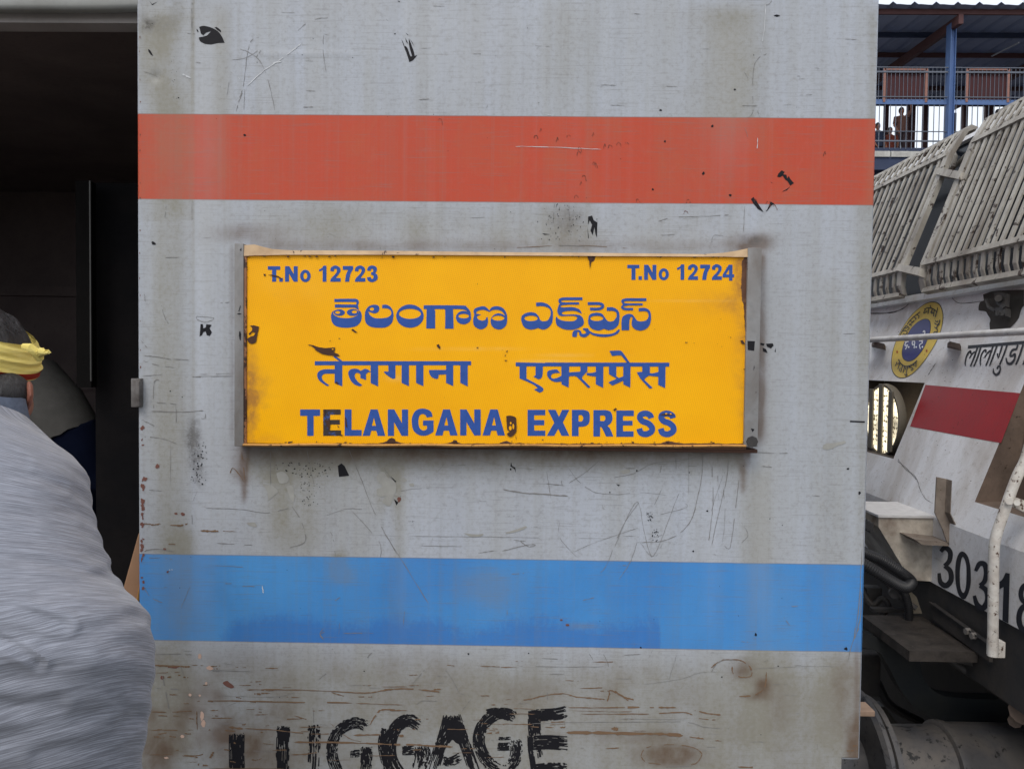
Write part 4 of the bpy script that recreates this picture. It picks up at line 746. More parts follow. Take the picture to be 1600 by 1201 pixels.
# headlights: bezel, LED lens, guard slats
k=NT('lit_led_lens'); vo=k.n('ShaderNodeTexVoronoi'); vo.inputs['Scale'].default_value=46; vo.inputs['Randomness'].default_value=.35; k.L(k.tc.outputs['Object'],vo.inputs['Vector'])
sp=k.n('ShaderNodeSeparateXYZ'); k.L(k.tc.outputs['Object'],sp.inputs[0]); 
cell=k.ramp(vo.outputs['Distance'],.74,.58); k.put(k.b.inputs['Base Color'],k.mix(cell,(.10,.08,.05),(.75,.68,.50)))
k.put(k.b.inputs['Emission Color'],k.mix(cell,(.16,.12,.06),(1,.88,.62)))
nn=k.noise((1,1,1),9,2); k.put(k.b.inputs['Emission Strength'],k.math('MULTIPLY',k.math('ADD',.25,k.math('MULTIPLY',cell,1.1)),k.ramp(nn,.2,.5))); k.b.inputs['Roughness'].default_value=.15; M_led=k.m
M_bez=worn('khaki_lamp_bezel',(.13,.115,.088),(.12,.10,.075),(.08,.05,.03),12,.6,.5,.66)
def headlight(yc,zc,xc,rad):
    mb=MB(); mb.tube([(xc-.02,yc,zc),(xc+.0,yc,zc),(xc+.012,yc,zc)],[rad*1.0,rad*1.03,rad*1.0],40,False)
    mb.tube([(xc-.0205,yc,zc),(xc-.020,yc,zc),(xc+.010,yc,zc)],[rad,rad*.94,rad*.92],40,False)
    hl=mb.build('headlight',M_bez,loco,True)
    mb=MB(); mb.tube([(xc-.016,yc,zc),(xc-.010,yc,zc)],rad*.93,40); mb.build('lens',M_led,hl)
    for j in (-.58,-.02,.54):
        mb=MB(); hh=rad*math.sqrt(max(.1,1-j*j))*1.02; mb.bev((xc-.024,yc+j*rad,zc),(.008,rad*.22,hh*2),.002); mb.build('guard_slat',M_bez,hl)
zl=(r1t+r1b)/2-.0; rad=(r1t-r1b)*.46
lx=FP(1,zl).x+.0; lc=PX(1384,656,lx); headlight(lc.y,lc.z,lx,55*lc.y/FPX); headlight((y3+y4)/2-.10,zl,lx,55*lc.y/FPX)
# red stripe, emblem, writing
fp=lambda px,py,e:F(px,py,e)
d=Decal(fp,0,0,1,.001,.00004); d.draw('1446,601* 1594,614* 1564,692* 1422,666*')
k=NT('red_stripe_paint'); a_=k.noise((1,1,1),6,6,.65); b_=k.noise((3,3,.5),30,5,.7); k.bump(b_,.2,.002)
M_red=k.out(k.mix(k.math('MULTIPLY',k.ramp(b_,.5,.75),.5),k.mix(k.ramp(a_,.3,.7),(.33,.007,.012),(.27,.009,.015)),(.16,.03,.03)),.42,0,.4)
d.mb.build('red_stripe',M_red,loco,recalc=False)
M_ink=flat('black_sign_ink',(.020,.022,.030),.5)
d=Decal(fp,1385,465,9.24,.0012,.00004); EO="560,85 480,140 380,230 290,340 200,490 130,640 85,790 68,930 80,1050 130,1130 200,1162 290,1150 400,1080 520,950 620,810 720,640 790,470 820,300 810,180 770,95 710,60 640,58"
d.draw(EO); em=d.mb.build('emblem',M_ink,loco,recalc=False)
d=Decal(fp,1385,465,9.24,.0016,.00004); d.draw(EO,445*.022,610*.022,.978); d.mb.build('emblem_ring',worn('chalky_yellow_paint',(.72,.53,.10),(.45,.33,.11),None,9,.5,.55),em,recalc=False)
d=Decal(fp,1385,465,9.24,.0020,.00004); EI="570,303 500,320 420,375 350,450 290,560 240,690 222,800 240,880 300,920 370,910 440,860 520,760 590,620 635,480 640,380 620,325"
d.draw(EI); d.e=.0030
d.draw("S13:190,555 230,480 285,400;S13:300,385 340,330 400,270;S13:400,275 440,240 488,205;S13:235,480 275,475 300,500 275,530 240,520;S12:205,560 235,540;S12:285,400 330,440 300,470;S13:345,335 385,350 400,330 360,370 330,390 370,400;S12:395,280 430,300 410,320;S12:440,245 470,270 460,300;S11:250,440 310,430")
d.draw("S14:545,170 600,145 670,160 735,205;S12:565,175 545,200 540,225 575,205;S12:575,205 590,190;S13:610,155 600,235;S12:630,110 640,135 650,160;S12:650,190 640,215 670,220 690,230;S13:690,180 680,270;S13:725,200 705,280;S11:735,140 735,185;S13:660,165 655,235")
d.draw("S14:770,320 755,400;S13:705,330 730,350 745,330;S12:710,380 740,390 750,370;S13:700,360 705,385;S14:740,395 715,450;S12:690,425 720,440 735,470;S13:735,455 730,520;S12:670,520 700,490 725,500")
d.draw("S16:175,888 205,945 260,985 320,985 390,955 442,905;S12:150,925 140,960 125,985;S12:160,960 180,940;S13:195,935 165,1030;S13:235,975 205,1075;S12:200,1010 185,1060;S13:265,985 240,1085;S13:310,990 285,1090 300,1110 280,1120 260,1100;S12:285,1000 275,1040;S13:350,975 330,1000 370,1010 385,1030 350,1045;S13:430,920 425,1000;S12:395,960 400,990")
d.mb.build('emblem_writing',M_ink,em,recalc=False)
d=Decal(fp,1385,465,9.24,.0026,.00004); d.draw(EI,440*.03,610*.03,.97); d.mb.build('emblem_centre',flat('deep_blue_enamel',(.022,.028,.16),.4),em,recalc=False)
d=Decal(fp,1385,465,9.24,.0034,.00004)
d.draw("S15:265,640 320,632;S14:290,640 270,670 275,695 305,680 290,715 275,745;E322,712,12,13;S14:368,632 412,628;S14:372,640 378,680 400,670 412,650;S14:410,632 400,730;E430,712,12,13;S14:470,625 530,618;S14:505,622 520,650 490,670 478,690 490,740;E520,710,12,13;S16:530,500 540,480 555,490 550,545")
d.mb.build('emblem_initials',flat('white_enamel',(.7,.72,.78),.5),em,recalc=False)
d=Decal(fp,1385,465,9.24,.0034,.00004)
M_star=flat('faded_red_star',(.36,.05,.02),.5)
for cx,cy in ((155,780),(580,765)):
    q=[]
    for i in range(10): a=-math.pi/2+i*math.pi/5; r=26 if i%2==0 else 10; q.append((cx+r*math.cos(a)*.75,cy+r*math.sin(a)*1.2))
    d=Decal(fp,1385,465,9.24,.0034,.00004); d.poly([q]); d.mb.build('emblem_star',M_star,em,recalc=False)
d=Decal(fp,1500,520,15.01,.0012,.00004)
d.draw("""190,295* 1700,168* 1700,245* 180,365*;S38:130,780,20 122,700,34 150,560,38 200,460,42 245,430,46 250,490,36;S36:222,600,30 270,510 330,450 360,450;S42:415,325 335,560 245,785,34;S42:490,325 415,560 325,785,34;
S38:480,765,20 475,660,34 500,520 550,430 600,400,46 605,460,36;S36:575,580,30 630,490 700,420 725,420;S42:775,310 690,560 605,772,34;S42:865,305 780,540 692,770,34;S40:990,300,40 950,430,42 895,605,8;S34:878,475 882,530 892,580,16;S42:1100,290 1030,500 930,745;
S34:865,845,44 905,775,36 940,790,34 940,870,40 900,950,56 840,975,56 790,930,44 780,830,18;S46:1355,275 1320,375 1240,392 1192,460 1182,535,50 1230,530,46 1290,495,46 1275,620,50 1210,705,62 1150,725,60 1100,680,42 1080,580,26;S48:1480,270 1400,520 1310,745,40;S48:1640,260 1560,520 1480,745,40""")
d.mb.build('depot_name',M_ink,loco,recalc=False)
npl=lambda px,py,e:PX(px,py,FX0-e)
d=Decal(npl,1340,700,4.619,.001,.00004)
d.draw("""S34:600,745,26 632,716,36 668,750,36 662,810,34 628,848,30;S34:628,848,30 668,885,36 674,950,38 638,990,40 598,965,34 588,900,24;
762,745 798,785 816,880 812,1000 775,1086 728,1055 706,950 708,830 730,760/758,783 742,840 737,930 744,1010 764,1042 781,1000 786,910 781,830;
S36:852,885,24 880,833,36 918,840,38 928,900,36 915,960,34 882,990,30;S36:882,990,30 928,1025,38 938,1095,40 905,1152,42 862,1125,36 842,1062,24;
1000,975* 1040,950 1068,897* 1098,903* 1088,1262* 1045,1240* 1053,1000* 1003,1027*""")
d.at(1330,900,3.989); d.draw('E1092,108,50,70/E1092,110,20,38;E1088,262,60,95/E1088,262,25,58')
d.mb.build('engine_number',M_ink,loco,recalc=False)
# cracks, seams and dark grime shapes on the front
d=Decal(fp,0,0,1,.0011,.00004)
for A,pts,w_ in [((1340,700,4.619),[(290,75),(345,150),(420,210),(470,340),(545,400)],.7),((1340,450,4.004),[(440,545),(495,460)],1),((1340,450,4.004),[(250,1080),(310,1130),(370,1200)],.7)]: S(A,pts,w_,.02)
d.at(1340,450,4.004); d.scratch([(75,158),(200,155),(280,130),(340,80)],7,0,2); d.scratch([(60,128),(180,120),(250,85)],3,0,2); d.scratch([(590,60),(640,95),(780,82)],5,0,1); d.scratch([(925,75),(1041,60)],5,0,1); d.scratch([(625,860),(632,835)],3,0,1)
d.at(1500,440,15.01); d.draw('430,660* 440,560 470,480* 560,440* 540,300* 760,220* 1100,200* 1501,190* 1501,560* 1440,640 1380,850* 1300,960 1180,1080* 700,1130* 690,980* 710,880 650,780* 600,700 470,680')
d.at(0,0,1)
for _ in range(160):
    x,y=rnd(1360,1598),rnd(455,780); d.chip(x,y,rnd(.5,1.7),rnd(.7,2.2),rnd(0,3),7)
d.mb.build('face_grime',M_ed,loco,recalc=False)['kind']='stuff'
# wiper linkage
mb=MB(); c0=F(1560,468,.03)
def fbox(x0,y0,x1,y1,off,th,mb_=None):
    q=[F(x0,y0,off),F(x1,y0,off),F(x1,y1,off),F(x0,y1,off)]; (mb_ or mb).prism(q,-FN*th)
d1=[F(1552,455,.05),F(1572,458,.05),F(1571,478,.05),F(1566,482,.05),F(1556,474,.05)]; mb.prism(d1,-FN*.015); fbox(1555,480,1571,493,.045,.02); mb.tube([F(1541,468,.04),F(1545,480,.04),F(1556,486,.04)],.006,8); mb.tube([F(1560,466,.05),F(1560,466,.07)],.012,10); mb.tube([F(1559,488,.05),F(1559,488,.06)],.006,8); mb.tube([F(1566,490,.05),F(1566,490,.06)],.006,8)
mb.build('wiper_linkage',M_darkgrey,loco)
# windscreens
k=NT('dark_windscreen_glass'); k.b.inputs['Base Color'].default_value=(.008,.011,.018,1); k.b.inputs['Roughness'].default_value=.2; k.b.inputs['Specular IOR Level'].default_value=.12; M_gl=k.m
zl_=F(1433,432).z; zu_=F(1465,262).z
ya=F(1436,420).y
mb=MB(); g0=[(LY0+.25,zl_-.10),(LY1-.15,zl_-.10),(LY1-.15,zu_+.06),(LY0+.25,zu_+.06)]; mb.add([FP(y,z,.003) for y,z in g0],[(0,1,2,3)]); mb.build('windscreen',M_gl,loco)
mb=MB()
for y0_,y1_,z0_,z1_ in ((LY0+.2,LY1-.1,zu_+.06,zu_+.09),(LY0+.2,LY1-.1,zl_-.13,zl_-.10)): mb.prism([FP(y0_,z0_,.002),FP(y1_,z0_,.002),FP(y1_,z1_,.002),FP(y0_,z1_,.002)],FN*.02)
mb.build('windscreen_surround',M_lw,loco)
# grilles
def grille(yA,yB,zb,zl2,zu2,zt2,nb,seed):
    root_=None; rg=random.Random(seed)
    fr=MB()
    def path(y): return [(zb,.095),(zb+.03,.118),(zl2,.14),(zu2,.14),(zt2-.03,.12),(zt2,.085)]
    for z,o in ((zb,.10),(zl2,.145),(zu2,.145),(zt2,.09)):
        q=[FP(yA,z-.010,o),FP(yB,z-.010,o),FP(yB,z+.010,o),FP(yA,z+.010,o)]; fr.prism(q,-FN*.028)
    for yy in (yA,yB):
        pp=path(yy)
        for (z0,o0),(z1,o1) in zip(pp[:-1],pp[1:]):
            fr.prism([FP(yy-.02,z0,o0),FP(yy+.02,z0,o0),FP(yy+.02,z1,o1),FP(yy-.02,z1,o1)],-FN*.022)
    g=fr.build('window_grille',M_grb,loco)
    for i in range(1,nb):
        yy=yA+(yB-yA)*i/nb+rg.uniform(-.0015,.0015); b=MB(); pp=path(yy); w2=.0100
        dx=0
        for (z0,o0),(z1,o1) in zip(pp[:-1],pp[1:]):
            b.prism([FP(yy-w2+dx,z0,o0-.003),FP(yy+w2+dx,z0,o0-.003),FP(yy+w2,z1,o1-.003),FP(yy-w2,z1,o1-.003)],-FN*.007)
        b.build('grille_bar',M_grb,g)
gl0=F(1411,420,.14).y; gl1=F(1465,265,.14).y; gr=F(1436,425,.14).y
yl=(gl0+gl1)/2; yr=gr
print('GR',gl0,gl1,gr,F(1507,245,.14).y,'z',F(1400,439,.14).z,F(1465,260,.14).z,F(1433,430,.14).z,F(1600,394,.14).z,F(1510,241,.14).z,F(1600,198,.14).z,'rim',F(1465,234,.03).z,F(1600,163,.03).z,F(1431,467,.03).z,F(1600,439,.03).z,'R',y1,y2,y3,y4,r1t,r1b,r2b,'bot',zwb,'top',zt)
zlo=(F(1433,430,.14).z+F(1600,394,.14).z)/2; zup=(F(1467,260,.14).z+F(1510,241,.14).z)/2
zrb=(F(1431,467,.10).z+F(1600,439,.10).z)/2; zrt=(F(1465,234,.09).z+F(1600,163,.09).z)/2
grille(yl,LY1-.08,zrb,zlo,zup,zrt,25,1); grille(LY0+.12,yr,zrb,zlo,zup,zrt,27,2)
mb=MB()
for a,b in (((1466,262),(1498,280)),((1404,412),(1434,430))):
    mb=MB()
    q=[F(a[0],a[1],.15),F(b[0]+4,a[1]+6,.15),F(b[0],b[1],.15),F(a[0]-5,b[1]-8,.15)]; mb.prism(q,-FN*.04); mb.build('grille_clamp',M_grb,loco)
mb=MB(); mb.tube([F(1484,278,.05),F(1492,245,.06),F(1486,232,.05),F(1478,232,.03)],.012,8); mb.tube([F(1490,262,.03),F(1545,208,.03),F(1600,172,.03)],.010,8); mb.build('conduit',M_grb,loco)
mb=MB(); mb.tube([F(1330,532.5,.085),F(1440,526.5,.085),F(1500,523,.085),F(1640,515.5,.085)],.0125,10)
hr=mb.build('handrail',worn('scuffed_white_rail',(.62,.62,.62),(.3,.27,.23),(.1,.07,.05),18,.6,.45,.63),loco,True)
for x in (1366,1484):
    mb=MB(); mb.prism([F(x,533,.08),F(x+16,537,.08),F(x+18,541,.01),F(x-4,536,.01)],Vector((0,0,-.018))); mb.build('rail_bracket',M_rec,hr)
# climbing handrail at the corner
Q=lambda px,py,y=2.12:P(px,py,y)
pth=[Q(1551,1024),Q(1552,940),Q(1553,862),Q(1557,835),Q(1567,805),Q(1581,765),Q(1592,738),Q(1603,715),Q(1625,640),Q(1650,560)]
mb=MB(); mb.tube(cr([tuple(p) for p in pth],4),.0145,10); M_flk=worn('flaking_white_tube_paint',(.58,.56,.52),(.3,.24,.19),(.10,.05,.03),20,.7,.55,.585,bump=.5)
gh=mb.build('grab_rail',M_flk,loco,True)
mb=MB(); mb.prism([Q(1578,773,2.13),Q(1612,786,2.13),Q(1612,806,2.13),Q(1577,788,2.13)],(0,.012,0)); mb.tube([Q(1589,785,2.125),Q(1589,785,2.10)],.009,8); mb.tube([Q(1577,783,2.125),Q(1577,783,2.095)],.010,8); mb.build('rail_clamp',M_flk,gh)
mb=MB(); mb.box(Q(1556,1012,2.14),(.035,.03,.045)); mb.build('rail_foot',M_flk,gh)
# lamp-iron bracket
mb=MB(); yb_=PX(1470,815,FX0-.03).y
BK=lambda px,py:P(px,py,yb_)
mb.prism([BK(1464,745),BK(1479,748),BK(1476,799),BK(1487,822),BK(1488,850),BK(1481,850),BK(1473,826),BK(1461,801)],(0,.006,0))
mb.prism([BK(1479,748),BK(1479.5,748),BK(1477.5,799),BK(1488,821),BK(1488.5,850),BK(1488,850),BK(1487,822),BK(1476,799)],(0,-.03,0)); mb.prism([BK(1429,842),BK(1488,848),BK(1488,853),BK(1441,851)],(0,.10,0))
mb.build('lamp_bracket',worn('rusty_bracket_steel',(.25,.21,.175),(.12,.09,.07),(.1,.05,.03),14,.8,.6,.62),loco)
# junction box on the nose
BX=lambda px,py:P(px,py,2.61)
q=[BX(1373,807.5),BX(1460,810),BX(1460,908),BX(1423,906),BX(1373,823)]
mb=MB(); mb.prism(q,(0,.26,0)); jb=mb.build('socket_box',worn('tea_stained_cream_box',(.60,.55,.47),(.15,.10,.07),(.07,.045,.03),8,1.0,.6,.66,bump=.4),loco)
mb=MB(); q0=BX(1371,806.5); q1=BX(1461,808.5); mb.box(((q0.x+q1.x)/2,2.735,q0.z+.002),(q1.x-q0.x,.265,.008)); mb.build('box_lid',flat('sunlit_white_lid',(.62,.61,.6),.5),jb)
mb=MB(); 
for i in range(4): c=BX(1354+i*5,812+i*3); mb.box((c.x-.01,2.72,c.z-.01),(.012,.2,.035))
mb.build('socket_pins',M_darkgrey,jb)
# hoses
def hose(pts,r,name='hose'):
    c=cr([tuple(p) for p in pts],36); rs=[r*(1.0+.05*math.sin(i*2.1)) for i in range(len(c))]
    mb=MB(); mb.tube(c,rs,14); mb.build(name,M_rubber,loco,True)
h=lambda px,py,y:P(px,py,y)
hose([h(1300,835,2.5),h(1345,861,2.48),h(1380,876,2.46),h(1412,897,2.44),h(1424,910,2.42),h(1412,917,2.40),h(1385,903,2.40),h(1345,878,2.40),h(1300,850,2.4)],.0185)
hose([h(1300,848,2.6),h(1345,875,2.6),h(1385,900,2.6),h(1412,925,2.6),h(1420,960,2.62),h(1415,1010,2.65)],.014)
mb=MB(); mb.prism([h(1380,905,2.66),h(1415,915,2.66),h(1432,932,2.66),h(1441,958,2.66),h(1427,958,2.66),h(1418,938,2.66),h(1400,926,2.66)],(0,.03,0)); mb.build('hose_hanger',worn('khaki_hanger',(.16,.14,.11),(.08,.07,.055),None,12,.6,.6),loco)
mb=MB(); mb.tube([h(1375,895,2.7),h(1397,926,2.66),h(1432,950,2.62)],.010,8); mb.tube([h(1396,925,2.655),h(1398,927,2.63)],.018,12); mb.build('air_pipe',M_darkgrey,loco,True)
mb=MB(); mb.tube([h(1350,790,2.85),h(1388,840,2.8),h(1432,905,2.75)],.022,8); mb.build('sloping_bar',M_dark,loco,True)
# headstock, step, under-nose gear
z3=PX(1560,1035,FX0).z
mb=MB(); mb.box((FX0+.06,3.33,(zwb+CZ-1.0)/2),(.10,3.04,zwb-CZ+1.0)); hs=mb.build('headstock',M_darkgrey,loco)
mb=MB(); p0=PX(1455,941,FX0-.012); p1=PX(1546,1006,FX0-.012); mb.prism([p0,p1,p1+Vector((0,0,-.055)),p0+Vector((0,0,-.055))],(.012,0,0)); mb.prism([p0,p1,p1+Vector((-.01,0,.001)),p0+Vector((-.01,0,.001))],(0,0,.003)); an=mb.build('angle_iron',M_darkgrey,hs)
for x,y in ((1515,986),(1524,993)):
    mb=MB(); c=PX(x,y,FX0-.014); mb.tube([c,c+Vector((-.014,0,0))],.011,6); mb.build('bolt',worn('bright_rusty_bolt',(.2,.19,.18),(.1,.08,.06),None,30,.6,.5),an)
zs=CZ-.898
mb=MB(); mb.box((1.342,2.502,zs-.003),(.215,.335,.006)); mb.box((1.342,2.337,zs-.018),(.215,.006,.03)); mb.box((1.238,2.502,zs-.018),(.006,.335,.03))
mb.build('step_plate',worn('trodden_chequer_step',(.062,.053,.047),(.020,.018,.017),(.15,.135,.12),22,.9,.55,.64,bump=.6),loco)
mb=MB(); mb.prism([(1.30,2.36,zs-.03),(1.45,2.36,zs-.03),(1.45,2.36,zs-.055),(1.36,2.36,zs-.04)],(0,.01,0)); mb.build('step_gusset',M_darkgrey,loco)
h5=lambda px,py:P(px,py,2.55)
up=cr([tuple(h5(*p)) for p in ((1345,985),(1400,1008),(1434,1028),(1442,1056),(1460,1079),(1490,1089),(1560,1092),(1700,1096))],6)
lo=cr([tuple(h5(*p)) for p in ((1345,1010),(1372,1018),(1388,1040),(1408,1078),(1432,1106),(1470,1126),(1530,1137),(1700,1142))],6)
mb=MB()
for i in range(len(up)-1):
    a,b,c,e=[Vector(v) for v in (up[i],up[i+1],lo[i+1],lo[i])]; t=Vector((0,.05,0)); mb.add([a,b,c,e,a+t,b+t,c+t,e+t],[(0,1,2,3),(4,7,6,5),(0,4,5,1),(3,2,6,7)])
mb.build('guard_iron',worn('blue_black_casting',(.016,.02,.024),(.04,.038,.032),None,6,.6,.5),loco)
mb=MB(); mb.tube([h(1474,1024,2.45),h(1530,1062,2.4),h(1610,1118,2.35)],.012,10); mb.build('uncoupling_rod',M_darkgrey,loco,True)
mb=MB(); mb.tube([h(1600,1110,2.3),h(1600,1110,2.2)],.04,12); mb.tube([h(1586,1126,2.3),h(1586,1126,2.25)],.02,8); mb.build('rod_pivot',M_rec,loco,True)
mb=MB(); mb.tube(cr([tuple(h(*q)) for q in ((1340,1030,2.9),(1368,1060,2.85),(1390,1100,2.8),(1440,1128,2.8))],6),.016,8); mb.build('brake_pipe',M_rubber,loco,True)
mb=MB(); mb.tube(cr([tuple(h(*q)) for q in ((1500,1035,2.9),(1530,1075,2.8),(1570,1085,2.75),(1620,1070,2.7))],6),.012,8); mb.build('brake_pipe',M_darkgrey,loco,True)
mb=MB(); mb.tube(cr([tuple(h(*q)) for q in ((1345,918,2.85),(1362,945,2.8),(1378,935,2.8),(1388,948,2.78),(1372,965,2.78))],6),.012,8); mb.bev(h(1362,925,2.85),(.06,.05,.05),.006); mb.build('hose_coupling',M_darkgrey,loco,True)
mb=MB(); mb.bev(h(1395,952,2.72),(.16,.03,.014),.003); mb.build('pipe_bracket',M_darkgrey,loco)
mb=MB(); mb.bev(h(1352,1050,2.8),(.09,.06,.16),.008); mb.build('coupler_block',M_darkgrey,loco)
mb=MB(); mb.bev(h(1555,1055,2.95),(.22,.06,.10),.008); mb.build('draw_gear',M_darkgrey,loco)
mb=MB(); mb.box((1.95,3.33,.95),(.5,2.9,.9)); mb.box((11,3.33,.85),(18,2.6,.8)); mb.build('underframe',M_dark,loco)
mb=MB(); mb.prism([h(1370,1105,2.9),h(1382,1103,2.9),h(1402,1128,2.9),h(1392,1131,2.9)],(0,.05,0)); mb.build('coupler_lug',worn('dusty_grey_lug',(.10,.10,.095),(.05,.05,.05),None,12,.6,.6),loco)
M_buf=worn('greased_buffer_steel',(.055,.056,.062),(.12,.105,.09),(.02,.02,.02),6,.9,.42,.58,.3,spec=.5)
zc=CZ-1.27
mb=MB(); mb.tube([(1.125,2.33,zc),(1.34,2.33,zc),(1.345,2.33,zc)],[.125,.128,.128],40); mb.tube([(1.335,2.33,zc),(1.34,2.33,zc),(1.362,2.33,zc),(1.372,2.33,zc),(1.9,2.33,zc)],[.132,.142,.142,.136,.136],40)
bf=mb.build('buffer',M_buf,loco,True)
mb=MB(); mb.tube([(1.105,2.33,zc),(1.112,2.33,zc),(1.128,2.33,zc)],[.20,.215,.215],48); mb.build('buffer_head',M_buf,bf,True)
mb=MB(); mb.tube([(1.068,2.33,zc),(1.08,2.33,zc),(1.092,2.33,zc),(1.1,2.33,zc)],[.23,.24,.24,.225],48); mb.tube([(XR-.05,2.33,zc),(1.07,2.33,zc)],.11,32)
mb.build('buffer',M_buf,coach,True)
mb=MB(); c=P(1350,1107,2.1); mb.bev((c.x-.02,2.1,c.z),(.075,.06,.016),.003); mb.build('end_bracket',worn('peach_primed_lug',(.35,.24,.17),(.2,.13,.09),None,16,.6,.7),coach)
#==================================================================  FOOTBRIDGE
YF=23.0
fb=thing('footbridge',(P(1480,250,YF).x,YF,0),'roofed railway footbridge on blue columns crossing beyond the locomotive','footbridge')
M_rf=worn('blue_grey_roof_sheet',(.26,.31,.44),(.18,.21,.30),None,1,.5,.6); M_bl=worn('cobalt_column_paint',(.085,.155,.34),(.06,.10,.20),None,3,.4,.5)
M_br=worn('red_brown_bridge_steel',(.10,.045,.045),(.08,.04,.04),None,3,.5,.7); M_nv=worn('navy_girder_paint',(.035,.05,.10),(.02,.026,.045),None,1,.5,.7)
xa,xb=P(1180,100,YF).x,P(2150,100,YF).x
zr0=P(1480,8,22.3).z; YR1=31.5
mb=MB(); n=int((xb-xa)/.105)
def rx(i): return xa+(xb-xa)*i/n
rz=lambda i:(.085 if i%6==0 else 0)+.01*math.sin(i*1.0472)
vs=[]; 
for i in range(n+1):
    for y,dz in ((22.3,0),(YR1,.35)): vs.append((rx(i),y,zr0+dz+rz(i)))
mb.add(vs,[(2*i,2*i+2,2*i+3,2*i+1) for i in range(n)]); mb.add([(v[0],v[1],v[2]+.012) for v in vs],[(2*i,2*i+1,2*i+3,2*i+2) for i in range(n)])
mb.build('roof',M_rf,fb)
for j in range(6):
    y=22.6+j*1.7; mb=MB(); mb.box(((xa+xb)/2,y,zr0-.08+(y-22.3)*.038),(xb-xa,.07,.15)); mb.build('purlin',M_nv if j%2 else M_br,fb)
cx0=P(1483.5,150,YF).x
for kx in (-1,0,1):
    x=cx0+kx*4.6
    mb=MB(); q=[(x-.07,22.5,zr0-.17),(x+.07,22.5,zr0-.17),(x+.07,31.3,zr0+.17),(x-.07,31.3,zr0+.17)]; mb.prism(q,(0,0,-.28)); mb.build('rafter',M_br,fb)
    mb=MB(); zc0=zr0-.25; mb.box((x-.07,YF,zc0/2),(.02,.26,zc0)); mb.box((x+.08,YF,zc0/2),(.02,.26,zc0)); mb.box((x+.005,YF-.05,zc0/2),(.15,.02,zc0)); mb.build('column',M_bl,fb)
    mb=MB(); mb.box((x,31,zc0/2),(.26,.26,zc0)); mb.build('column',M_br,fb)
mb=MB(); mb.tube([P(1550,88,25),P(1592,67,24)],.025,6); mb.build('tube_lamp',flat('unlit_tube_lamp',(.4,.42,.45),.4),fb)
zf_=P(1480,243,YF).z
mb=MB(); mb.box(((xa+xb)/2,26.8,zf_-.35-.2),(xb-xa,9,.16)); mb.build('deck',M_nv,fb)
mb=MB(); mb.box(((xa+xb)/2,YF-.32,P(1480,290,YF).z),(xb-xa,.12,1.9*0+ (P(1480,252,YF).z-P(1480,330,YF).z))); mb.build('girder',M_nv,fb)
M_con=worn('whitewashed_kerb',(.5,.5,.47),(.2,.19,.18),None,3,.8,.8)
nseg=14
mb=MB()
for i in range(nseg):
    x0=xa+(xb-xa)*i/nseg; x1=xa+(xb-xa)*(i+1)/nseg-.04; mb.box(((x0+x1)/2,YF-.35,(P(1480,243,YF).z+P(1480,252,YF).z)/2),(x1-x0,.16,.17))
mb.build('kerb_course',M_con,fb)
M_gr=worn('grey_railing_paint',(.13,.15,.19),(.08,.08,.1),None,3,.4,.6)
def hb(mb,py,hh,y=YF,m=None): z=P(1480,py,y).z; mb.box(((xa+xb)/2,y,z),(xb-xa,.04,hh))
mb=MB(); hb(mb,160,.15); bm1=mb.build('transom',M_bl,fb)
mb=MB(); hb(mb,236,.16); mb.build('transom',M_nv,fb)
mb=MB()
for py,hh in ((106,.025),(113,.05),(152,.025)): hb(mb,py,hh,YF-.03)
x=xa
while x<xb:
    mb.box((x,YF-.03,(P(1480,106,YF).z+P(1480,158,YF).z)/2),(.012,.012,P(1480,106,YF).z-P(1480,158,YF).z)); x+=.125
mb.build('upper_railing',M_gr,fb)
mb=MB()
for py,hh in ((206,.02),(221,.04)): hb(mb,py,hh,YF-.03)
x=xa
while x<xb:
    mb.box((x,YF-.03,(P(1480,165,YF).z+P(1480,234,YF).z)/2),(.018,.018,P(1480,165,YF).z-P(1480,234,YF).z)); x+=.165
mb.build('lower_railing',M_gr,fb)
for x0,x1 in ((1382,1446),(1511,1574),(1640,1703)):
    a=P(x0,109,YF); b=P(x1,159,YF); mb=MB(); mb.box(((a.x+b.x)/2,YF+.03,(a.z+b.z)/2),(b.x-a.x,.01,a.z-b.z)); pn=mb.build('mesh_panel',worn('oxide_red_mesh',(.07,.022,.024),(.04,.022,.03),None,4,.6,.8),fb)
    mb=MB(); 
    for xx in (a.x,b.x): mb.box((xx,YF-.01,(a.z+b.z)/2),(.07,.05,a.z-b.z+.06))
    mb.box(((a.x+b.x)/2,YF-.01,a.z),(b.x-a.x,.05,.05)); mb.build('panel_frame',worn('faded_orange_frame',(.30,.15,.12),(.15,.1,.1),None,4,.6,.8),pn)
for px_,w_ in ((1384,.16),(1423,.30),(1445,.18),(1507,.18),(1544,.30),(1571,.15),(1610,.3),(1660,.2)):
    c=P(px_,200,31); mb=MB(); mb.box((c.x,31,(zf_-.5+zr0+.2)/2),(w_,.15,zr0-zf_+.9)); mb.build('far_post',M_br,fb)
mb=MB(); a=P(1480,166,31).z; mb.box(((xa+xb)/2,31,a+.55),(xb-xa,.1,1.1)); mb.build('far_fascia',M_nv,fb)
